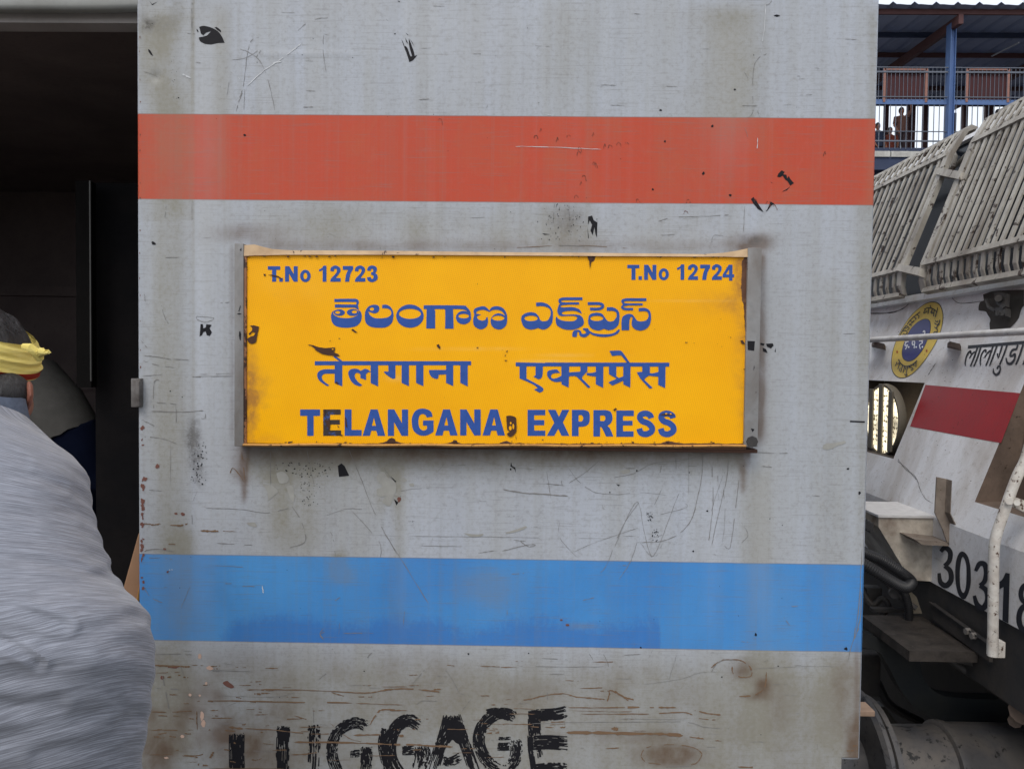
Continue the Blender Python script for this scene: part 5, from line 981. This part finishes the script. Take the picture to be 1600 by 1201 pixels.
#==================================================================  PEOPLE
def proj(v):
    v=Vector(v)-Vector((0,0,CZ)); dd=v.dot(CW); return 800+FPX*v.dot(CR)/dd,600.5-FPX*v.dot(CU)/dd
def remeshed(name,mb,mat,parent,vox):
    ob=mb.build(name+'_tmp',mat,parent,recalc=True); md=ob.modifiers.new('r','REMESH'); md.mode='VOXEL'; md.voxel_size=vox; md.use_smooth_shade=True
    m2=ob.modifiers.new('s','SMOOTH'); m2.factor=.6; m2.iterations=4
    dg=bpy.context.evaluated_depsgraph_get(); me=bpy.data.meshes.new_from_object(ob.evaluated_get(dg)); me.name=name
    if not me.materials: me.materials.append(mat)
    me.polygons.foreach_set('use_smooth',[True]*len(me.polygons))
    o2=bpy.data.objects.new(name,me); COL.objects.link(o2); o2.parent=parent; bpy.data.objects.remove(ob,do_unlink=True); o2.name=name
    return o2
M_skin=flat('brown_skin',(.23,.095,.058),.5,0,.4,.12,30)
def sphere(mb,c,r,n=18,sc=(1,1,1),rot=None,fn=None):
    M=rot if rot is not None else Matrix.Identity(3); vs=[]
    for j in range(n+1):
        for i in range(2*n):
            a=math.pi*j/n; b=math.pi*i/n; v=Vector((math.sin(a)*math.cos(b)*sc[0],math.sin(a)*math.sin(b)*sc[1],math.cos(a)*sc[2]))*r
            if fn: v=fn(v)
            vs.append(Vector(c)+M@v)
    mb.add(vs,[(j*2*n+i,j*2*n+(i+1)%(2*n),(j+1)*2*n+(i+1)%(2*n),(j+1)*2*n+i) for j in range(n) for i in range(2*n)])
def hand(mb,w_,dirv,side,s=1.0):    # palm, four bent fingers, thumb
    w_=Vector(w_); f=Vector(dirv).normalized(); sd_=Vector(side).normalized(); dn=f.cross(sd_).normalized()
    if dn.z>0: dn=-dn
    mb.tube([w_,w_+f*.03*s,w_+f*.085*s],[(.024*s,.032*s),(.016*s,.040*s),(.013*s,.040*s)],10)
    for i,(o,l) in enumerate(((-.030,.066),(-.010,.076),(.011,.071),(.030,.055))):
        b=w_+f*.08*s+sd_*o*s; mb.tube([b,b+f*l*.42*s+dn*.006*s,b+f*l*.75*s+dn*.024*s,b+f*l*.88*s+dn*.045*s],[.0095*s,.009*s,.008*s,.0065*s],8)
    b=w_+f*.025*s-sd_*.034*s; mb.tube([b,b-sd_*.022*s+f*.022*s,b-sd_*.03*s+f*.055*s+dn*.01*s],[.012*s,.0105*s,.008*s],8)
# ---- the man in the grey T-shirt, seen from behind, leaning in at the door
HX=P(-30,566,1.33)
man=thing('person',(P(0,900,1.1).x-.05,1.08,PZ),'person in grey T-shirt and yellow headband, seen from behind at the coach door','person')
# shirt rings: (photo row, right silhouette column, Y, half width, half depth, tilt)
rings=[(1330,208,.985,.195,.135,.10),(1262,216,.98,.20,.14,.16),(1200,225,.972,.207,.145,.22),(1138,233.6,.97,.214,.15,.26),(1100,238.5,.97,.216,.151,.26),(1063,242,.972,.217,.152,.25),(1030,241,.985,.216,.15,.25),(988,233.6,1.0,.212,.148,.22),(958,221,1.02,.206,.146,.17),(923,195,1.04,.20,.144,.12),(896,180,1.06,.195,.142,.08),(850,164,1.09,.19,.14,.04),(810,153,1.12,.187,.138,.0),(770,146,1.15,.183,.134,-.06),(735,142,1.175,.178,.126,-.12),(708,131,1.195,.168,.115,-.2),(688,115,1.21,.152,.10,-.27),(668,92,1.225,.128,.088,-.33),(652,66,1.237,.098,.074,-.33),(640,47,1.245,.072,.062,-.25)]
RG=[]
for py,sx,Y,a,b,t in rings:
    s_=P(sx,py,Y); RG.append((s_.x-a,Y,s_.z,a,b,t))
RG=cr(RG,8); TG=cr([(q[0],q[1]) for q in rings],8)
def ringpt(g,th,ex=2.35):
    x,y,z,a,b,t=g; c,s_=math.cos(th),math.sin(th)
    cx=math.copysign(abs(c)**(2/ex),c); sy=math.copysign(abs(s_)**(2/ex),s_)
    return Vector((x+cx*a,y+sy*b*.9,z+cx*a*t*.5*(1 if cx>0 else -1 if t<0 else 1)-sy*b*.42))
for _it in range(3):
    for q_ in range(len(RG)):
        g=RG[q_]; m_=max(proj(ringpt(g,t_*.1))[0] for t_ in range(-20,25)); RG[q_]=(g[0]+(TG[q_][1]-m_)/FPX*g[1],)+tuple(g[1:])
BULGE=[(62,752,55,48,.010),(-30,760,22,120,-.008),(95,905,60,20,-.006),(150,1035,70,60,.008),(30,1080,60,35,-.005),(110,850,50,30,.004)]
CRS=[([(60,925),(120,915),(185,890)],.003,8),([(70,1010),(140,985),(215,960)],.003,9),([(-40,945),(20,952),(60,962),(100,975)],.006,7),([(-40,990),(10,1002),(45,1022),(60,1035)],.005,6),([(-40,1090),(40,1105),(90,1098)],.003,9),([(-20,1160),(60,1135),(150,1120)],.003,10),([(-30,700),(10,708),(40,722)],.003,6),([(10,745),(60,748),(95,760)],.002,6),([(-20,800),(60,795),(110,805)],.002,7),([(-20,1060),(50,1050),(120,1020)],.003,12),([(60,1180),(140,1160),(215,1120)],.0025,9)]
def seg_d(p,pts):
    best=1e9
    for a,b in zip(pts[:-1],pts[1:]):
        ax,ay=a; bx_,by=b; L2=(bx_-ax)**2+(by-ay)**2; t=max(0,min(1,((p[0]-ax)*(bx_-ax)+(p[1]-ay)*(by-ay))/L2)); best=min(best,math.hypot(p[0]-ax-t*(bx_-ax),p[1]-ay-t*(by-ay)))
    return best
NU=260; vs=[]; uv=[]; L_=0; prev=None
for j,g in enumerate(RG):
    if prev: L_+=math.dist(prev[:3],g[:3])
    prev=g
    for i in range(NU+1):
        th=2*math.pi*i/NU+math.pi/2; v=ringpt(g,th); n_=Vector((math.cos(th),math.sin(th)*1.1,0)).normalized()
        if math.sin(th)<.2:
            pq=proj(v)
            for bx0,by0,wx,wy,hh in BULGE: v=v+n_*(hh*math.exp(-((pq[0]-bx0)/wx)**2-((pq[1]-by0)/wy)**2))
        v+=n_*(.0016*math.sin(L_*62+1.7*math.sin(th*2)+2*math.sin(L_*17))*(.5+.5*math.sin(th*3+L_*21))+.0013*math.sin(L_*140+th*3))
        if math.sin(th)<.4:
            p=proj(v)
            for pts,am,wd in CRS:
                am*=.95; wd*=1.35
                dd=seg_d(p,pts)
                if dd<wd*3: v+=n_*(-am*math.exp(-(dd/wd)**2)+am*.7*math.exp(-((dd-wd*1.7)/wd)**2))
        vs.append(v); c_=math.cos(th); uv.append((th*.2,L_-g[5]*.15*math.copysign(abs(c_)**1.5,c_)))
mb=MB(); mb.add(vs,[(j*(NU+1)+i,j*(NU+1)+i+1,(j+1)*(NU+1)+i+1,(j+1)*(NU+1)+i) for j in range(len(RG)-1) for i in range(NU)])
k=NT('heather_grey_jersey'); uvn=k.n('ShaderNodeUVMap'); uvn.uv_map='flow'
s1_=k.noise((13,600,1),1,4,.6,.02,uvn.outputs[0]); s2_=k.noise((34,1250,1),1,3,.6,.02,uvn.outputs[0],(3,1,0)); s3_=k.noise((7,120,1),1,4,.6,.1,uvn.outputs[0],(7,2,0)); kn=k.noise((900,900,1),1,2,.5,0,uvn.outputs[0])
f_=k.ramp(k.math('ADD',k.math('MULTIPLY',s1_,.6),k.math('ADD',k.math('MULTIPLY',s2_,.3),k.math('MULTIPLY',s3_,.12))),.46,.60)
col=k.mix(f_,(.140,.148,.176),(.29,.308,.36)); col=k.mix(k.math('MULTIPLY',k.ramp(kn,.35,.65),.25),col,(.12,.13,.15))
k.bump(k.math('ADD',f_,k.math('MULTIPLY',kn,.8)),.10,.001); k.put(k.b.inputs['Sheen Weight'],.25); M_sh=k.out(col,.85,0,.15)
shirt=mb.build('shirt',M_sh,man,True)
ul=shirt.data.uv_layers.new(name='flow'); li=np.zeros(len(shirt.data.loops),dtype=np.int32); shirt.data.loops.foreach_get('vertex_index',li); ul.data.foreach_set('uv',np.array(uv,dtype=np.float32)[li].ravel())
sl=MB(); SHL=[]
cs=RG[8*13]; 
for sgn in (1,-1):
    a=Vector((cs[0]+sgn*.085-.02,cs[1]+.02,cs[2]-.02)); b=a+Vector((-.01,.045,-.20)); sl.tube([a,a+(b-a)*.5,b],[.064,.062,.060],20,False); SHL.append((a,b))
so=sl.build('sleeves',M_sh,man,True); ul=so.data.uv_layers.new(name='flow')
# ribbed collar
g=RG[-1]; M_cl=flat('blue_grey_rib_collar',(.105,.125,.17),.85,0,.15,.18,160)
mb=MB(); cc=P(-22,622,1.25); cN=Vector((cc.x,1.262,cc.z))
def colr(u,v):
    th=2*math.pi*u; h_=-.024+.036*v; r_=(.060-.007*v); x=math.cos(th)*r_; y=math.sin(th)*r_*.82
    return cN+Vector((x,y,h_+(-.016 if x>0 else .006)*abs(x)/.076-.010*max(0,math.sin(th))))
mb.grid(colr,48,6); mb.grid(lambda u,v:cN+(colr(u,1)-cN)*(1-.08*v)-Vector((0,0,.004*v)),48,2); mb.build('collar',M_cl,man,True)
# body (one surface): head, neck, torso, arms, hands, legs, feet
mb=MB()
tilt=Matrix.Rotation(R(-12),3,'X')@Matrix.Rotation(R(6),3,'Y')
def headfn(v):
    if v.y>0: v.y*=1.02; 
    if v.z<-.03: v.x*=.86
    return v
sphere(mb,HX-Vector((0,0,.008)),1,18,(.062,.084,.088),tilt,headfn)
fw=tilt@Vector((0,1,0)); upv=tilt@Vector((0,0,1)); rt=tilt@Vector((1,0,0))
mb.tube([HX+fw*.09+upv*.012,HX+fw*.112-upv*.018,HX+fw*.09-upv*.03],[.008,.013,.010],8)          # nose
mb.tube([HX+fw*.082-upv*.058-rt*.022,HX+fw*.092-upv*.056,HX+fw*.082-upv*.058+rt*.022],[.006,.010,.006],8)  # lips
sphere(mb,HX+fw*.07-upv*.092,.028,8,(1,.9,.8)); 
for sg in (-1,1): mb.tube([HX+fw*.086+rt*sg*.018+upv*.026,HX+fw*.088+rt*sg*.032+upv*.03,HX+fw*.080+rt*sg*.047+upv*.024],[.006,.007,.005],6)
mb.tube([HX-upv*.05+Vector((0,.01,0)),cN+Vector((0,.045,-.015)),Vector(RG[8*16][:3])],[.045,.040,.042],18)
sp_=[Vector(RG[q_][:3]) for q_ in (8*15,8*13,8*9,8*5,8*1)]
mb.tube(sp_,[(RG[q_][4]*.6,RG[q_][3]*.62) for q_ in (8*15,8*13,8*9,8*5,8*1)],20)
hip=Vector(RG[4][:3])
for (a,b),sgn in zip(SHL,(1,-1)):
    el=b+Vector((-.01,.03,-.08)); wr=el+Vector((-.10,.17,-.10)); mb.tube([a,b,el,el+(wr-el)*.5,wr],[.052,.048,.042,.038,.027],14); hand(mb,wr,(wr-el),(sgn*1,0,.0))
for sgn in (1,-1):
    k0=hip+Vector((sgn*.09,0,-.02)); kn_=Vector((k0.x+sgn*.02,1.12,PZ+.48)); an_=Vector((k0.x+sgn*.02,1.08,PZ+.09)); mb.tube([k0,k0+(kn_-k0)*.4,kn_,an_],[.10,.085,.058,.042],16)
    mb.tube([an_-Vector((0,.05,.05)),an_+Vector((0,.06,-.055)),an_+Vector((0,.17,-.07))],[(.03,.04),(.03,.045),(.016,.04)],12)
remeshed('body',mb,M_skin,man,.007)
M_ear=flat('ruddy_ear_skin',(.22,.085,.058),.5,0,.4,.15,40)
erc=P(45,616,1.30)
for c,sg in ((erc,1),(HX*2-erc,-1)):
    if sg==-1: c=Vector((HX.x-(erc.x-HX.x),HX.y,erc.z))
    mb=MB(); mb.tube([c+Vector((-sg*.002,.004,.018)),c+Vector((sg*.006,-.006,.012)),c+Vector((sg*.008,-.008,0)),c+Vector((sg*.003,-.004,-.014)),c+Vector((-sg*.003,.0,-.024))],[(.006,.004),(.011,.005),(.012,.005),(.009,.005),(.005,.004)],12); mb.build('ear',M_ear,man,True)
mb=MB()
for sg in (-1,1): sphere(mb,HX+fw*.083+rt*sg*.032+upv*.012,.011,8)
mb.build('eyes',flat('dark_eyes',(.03,.02,.018),.2),man,True)
# hair
k=NT('short_dark_hair'); a_=k.noise((1,1,.25),160,5,.7,.6); b_=k.noise((1,1,1),18,3)
k.bump(a_,.8,.004); M_hair=k.out(k.mix(k.math('MULTIPLY',k.ramp(a_,.5,.75),k.ramp(b_,.3,.7)),(.018,.017,.018),(.12,.12,.125)),.55,0,.4)
rg=random.Random(5)
mb=MB()
def hairfn(v):
    q=1+.03*math.sin(v.x*160+v.z*90)*math.sin(v.y*140)
    if v.y>.05 and v.z<.035: q*=.80
    return v*q
sphere(mb,HX+upv*.0-fw*.004,1,40,(.075,.097,.102),tilt,hairfn); sphere(mb,cN+Vector((-.002,.030,.006)),1,16,(.047,.042,.040),None)
hair=mb.build('hair',M_hair,man,True)
mb=MB()
for _ in range(900):
    a=rg.uniform(-.2,math.pi+.2)+math.pi; e=rg.uniform(-.9,1.45)
    dv=Vector((math.cos(a)*math.cos(e)*.080,math.sin(a)*math.cos(e)*.099,math.sin(e)*.102)); b=HX+upv*.0-fw*.004+tilt@dv; n_=(tilt@dv).normalized()
    if abs((b-HX).z-.035+.42*(b-HX).x)<.05: continue
    t_=(Vector((rg.uniform(-.6,.6),rg.uniform(-.3,.3),-1))+n_*.45).normalized(); w2=n_.cross(t_).normalized()*.0009; L2=rg.uniform(.012,.026)
    mb.add([b-w2,b+w2,b+t_*L2+n_*.002],[(0,1,2)])
mb.build('hair_wisps',M_hair,hair,recalc=False)['kind']='stuff'
# yellow cloth headband
k=NT('yellow_headcloth'); a_=k.noise((1,1,5),40,4,.6,.5); k.bump(a_,.4,.003); M_hb=k.out(k.mix(k.ramp(a_,.3,.7),(.62,.50,.13),(.70,.59,.20)),.8,0,.15)
hb0=P(-9,566,1.33)
def band_pt(th,v):      # v 0 bottom ..1 top
    th_=th; x=math.cos(th_); y=math.sin(th_)
    cz=-.0; slope=-.42
    hgt=.070; zz=(v-.5)*hgt*(1.0-.06*x)
    bul=1+.055*math.sin(v*math.pi)+.020*math.sin(v*22+x*4+.6*math.sin(x*5))+.012*math.sin(v*37+y*5+x*3)
    sq=1-.06*abs(v-.3)
    base=HX+Vector((x*.0835*bul*sq,y*.108*bul*sq-.003,zz+x*.0835*slope+.035+.016*(-y if y<0 else 0)*0))
    return base
mb=MB(); mb.grid(lambda u,v:band_pt(2*math.pi*u,v),96,30)
hbo=mb.build('headband',M_hb,man,True)
mb=MB(); mb.grid(lambda u,v:(lambda q:HX+(q-HX)*1.0+Vector(((q-HX).x*.018,(q-HX).y*.018,0)))(band_pt(2*math.pi*u,.02+.17*v)),96,4)
mb.build('red_border',flat('dark_red_cloth_border',(.26,.025,.012),.8,0,.15),hbo,True)
mb=MB(); kp=P(61,563,1.29)
mb.tube([P(36,541,1.27),P(47,543,1.265),P(58,552,1.27),P(62,560,1.28)],[(.005,.004),(.008,.006),(.008,.007),(.007,.007)],10)
q=[P(57,556,1.28),P(62,546,1.275),P(66,543,1.27),P(68,546,1.27),P(74,546,1.265),P(78,551,1.265),P(70,553,1.27),P(64,558,1.28)]
mb.prism(q,(0,.004,0)); mb.tube([P(57,556,1.28),P(64,548,1.262),P(70,550,1.262)],[(.005,.007),(.006,.005),(.004,.003)],8); mb.tube([P(58,558,1.28),P(66,552,1.265),P(76,551,1.262)],[(.005,.005),(.004,.006),(.002,.003)],8)
mb.build('knot',M_hb,hbo,True)
# trousers and shoes
M_tr=flat('dark_navy_trousers',(.018,.024,.045),.85,0,.2,.2,50)
mb=MB(); t0=Vector(RG[3][:3])
mb.tube([Vector(RG[10][:3]),t0,hip+Vector((0,0,-.10))],[(.135,.19),(.14,.197),(.12,.17)],28)
for sgn in (1,-1):
    k0=hip+Vector((sgn*.09,0,-.04)); kn_=Vector((k0.x+sgn*.02,1.12,PZ+.48)); an_=Vector((k0.x+sgn*.02,1.08,PZ+.06)); mb.tube([k0,k0+(kn_-k0)*.4,kn_,an_],[.118,.105,.082,.078],20)
remeshed('trousers',mb,M_tr,man,.012)
mb=MB()
for sgn in (1,-1):
    c=Vector((hip.x+sgn*.11,1.13,PZ)); mb.tube([c+Vector((0,-.13,.035)),c+Vector((0,-.05,.045)),c+Vector((0,.06,.04)),c+Vector((0,.15,.025))],[(.03,.035),(.045,.042),(.04,.048),(.022,.036)],14)
mb.build('shoes',M_black,man,True)
# ---- the second man, bent over inside the dark coach
pin=thing('person',(P(110,690,2.5).x,2.5,ZF),'person in a dim grey shirt and navy trousers bending over inside the dark coach','person')
h6=lambda px,py,y=2.6:P(px,py,y)
mb=MB(); mb.tube([h6(106,683),h6(100,673),h6(77,634),h6(47,603),h6(15,590)],[(.108,.12),(.112,.125),(.112,.13),(.11,.14),(.07,.09)],28)
def crinkle(mb_):
    mb_.v=[tuple(Vector(v)+Vector((0,0,1))*.004*math.sin(v[0]*70+v[2]*95)) for v in mb_.v]
crinkle(mb)
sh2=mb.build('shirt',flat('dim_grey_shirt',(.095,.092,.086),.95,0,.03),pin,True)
mb=MB(); hd=h6(-10,590,2.65); sphere(mb,hd,1,12,(.095,.08,.11)); mb.tube([h6(40,595),hd],[.07,.055],12)
mb.tube([hd+Vector((-.09,0,.0)),hd+Vector((-.115,0,-.02)),hd+Vector((-.09,0,-.03))],[.008,.013,.009],8)
mb.tube([h6(104,690),h6(77,640),h6(47,612)],[.09,.085,.085],14)
for s_,yy in ((-1,2.5),(1,2.72)):
    a=h6(25,615,yy); e_=a+Vector((-.14,0,-.22)); w2=e_+Vector((-.12,0,-.2)); mb.tube([a,e_,w2],[.05,.042,.028],10); hand(mb,w2,(w2-e_),(0,1,0))
for yy in (2.52,2.70):
    a=h6(125,745,yy); kn_=Vector((a.x-.06,yy,1.72)); an_=Vector((a.x+.04,yy,1.34)); mb.tube([a,kn_,an_],[.09,.06,.045],12); mb.tube([an_+Vector((.04,0,-.02)),an_+Vector((-.18,0,-.04))],[.035,.025],10)
remeshed('body',mb,M_skin,pin,.011)
mb=MB(); sphere(mb,hd+Vector((.02,0,.015)),1,14,(.10,.09,.11)); mb.build('hair',M_hair,pin,True)
mb=MB(); mb.tube([h6(101,674),h6(114,704),h6(125,750)],[(.104,.118),(.115,.125),(.12,.13)],24)
for yy in (2.52,2.70):
    a=h6(125,745,yy); kn_=Vector((a.x-.06,yy,1.72)); an_=Vector((a.x+.04,yy,1.38)); mb.tube([a,kn_,an_],[.125,.09,.08],16)
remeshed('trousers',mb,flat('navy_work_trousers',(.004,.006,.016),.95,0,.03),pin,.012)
# ---- people on the footbridge
def stander(px_,py_,Y,h_,shirt_c,trou_c,label,arm=0,turn=0,grp='people standing on the footbridge'):
    top=P(px_,py_,Y); base=Vector((top.x,Y,top.z-h_)); o=thing('person',base,label,'person',grp); s=h_/1.7
    W=lambda x,y,z:base+Matrix.Rotation(turn,3,'Z')@(Vector((x,y,z))*s)
    b=MB(); sphere(b,W(0,0,1.58),s,8,(.075,.09,.115)); b.tube([W(0,.0,1.5),W(0,0,1.36)],[.05*s,.07*s],8); b.tube([W(0,0,1.42),W(0,0,1.2),W(0,0,.95)],[(.09*s,.17*s),(.11*s,.15*s),(.11*s,.15*s)],12); b.tube([W(0,-.085,1.56),W(0,-.11,1.54)],.012*s,6)
    arms=[]
    for sg in (-1,1):
        if arm and sg==1: p=[W(.17,0,1.40),W(.30,-.05,1.62),W(.22,-.1,1.86)]
        else: p=[W(sg*.18,0,1.38),W(sg*.25,-.03,1.12),W(sg*.2,-.16,.92)]
        b.tube(p,[.05*s,.042*s,.028*s],8); hand(b,p[2],p[2]-p[1],W(1,0,0)-W(0,0,0),s); arms.append(p)
        b.tube([W(sg*.09,0,.95),W(sg*.1,-.01,.5),W(sg*.1,.02,.08),W(sg*.1,-.12,.04)],[.085*s,.058*s,.04*s,.03*s],8)
    remeshed('body',b,M_skin,o,.02)
    b=MB(); b.tube([W(0,0,1.44),W(0,0,1.38),W(0,0,1.2),W(0,0,.9)],[(.06*s,.08*s),(.11*s,.19*s),(.13*s,.18*s),(.13*s,.17*s)],16)
    for p in arms: b.tube([p[0],p[0]+(p[1]-p[0])*.8],[.07*s,.06*s],8)
    b.build('shirt',flat('shirt_cloth',shirt_c,.85),o,True)
    b=MB()
    for sg in (-1,1): b.tube([W(sg*.09,0,.95),W(sg*.1,-.01,.5),W(sg*.1,.02,.08)],[.11*s,.085*s,.075*s],10)
    b.build('trousers',flat('trouser_cloth',trou_c,.85),o,True)
    b=MB(); sphere(b,W(0,.015,1.605),s,8,(.082,.092,.11)); b.build('hair',M_hair,o,True)
stander(1372,192,YF+.9,1.62,(.02,.03,.06),(.02,.02,.03),'person in dark clothes at the far left of the footbridge rail, beside the coach corner',0,.3)
stander(1391,199,YF+1.1,1.55,(.16,.035,.02),(.05,.03,.03),'shorter person in rusty red clothes on the footbridge, next to the tall one',0,-.2)
stander(1409,168,YF+1.5,1.75,(.14,.07,.055),(.06,.04,.045),'tall person with one arm raised on the footbridge, left of the blue column',1,.1)
stander(1560,171,YF+1.2,1.68,(.05,.05,.07),(.03,.03,.04),'person whose dark head shows above the grille, right of the blue column on the footbridge',0,.2)
#==================================================================  CARTONS
k=NT('brown_corrugated_card'); a_=k.noise((1,1,1),8,5); b_=k.noise((2,2,120),1,3); k.bump(b_,.15,.002); M_card=k.out(k.mix(k.ramp(a_,.3,.7),(.27,.155,.09),(.32,.19,.115)),.85,0,.15)
M_tape=flat('tan_packing_tape',(.40,.20,.05),.3,0,.5)
dn=Vector((-.27,0,-.963)); rtv=Vector((.963,0,-.27)); cor=P(216,832,1.79)
Rm=Matrix((rtv,Vector((0,1,0)),-dn)).transposed()
ct=cor+rtv*.2+dn*.17+Vector((0,.15,0))
cart=thing('carton',(ct.x,ct.y,ct.z-.17),'tilted brown carton with tape showing between the man and the blue band','carton','cartons stacked inside the coach door')
mb=MB(); mb.bev(ct,(.4,.3,.34),.004,Rm); mb.build('box',M_card,cart)
mb=MB(); mb.box(cor+rtv*.2+dn*.155+Vector((0,-.0015,0)),(.4,.003,.012),Matrix.Rotation(R(-4),3,'Y')@Rm); p_=[P(220.5,905,1.785),P(218,920,1.785),P(214,945,1.785),P(212,960,1.785)]; mb.tube([p+Vector((0,0,0)) for p in p_],.0025,6); mb.build('tape',M_tape,cart)
mb=MB(); mb.bev((ct.x+.0,ct.y+.02,ZF+(ct.z-.22-ZF)/2-.01),(.46,.32,ct.z-.22-ZF),.004); c2=mb.build('carton',M_card); tag(c2,'upright brown carton on the coach floor under the tilted one','carton','cartons stacked inside the coach door')
#@@END
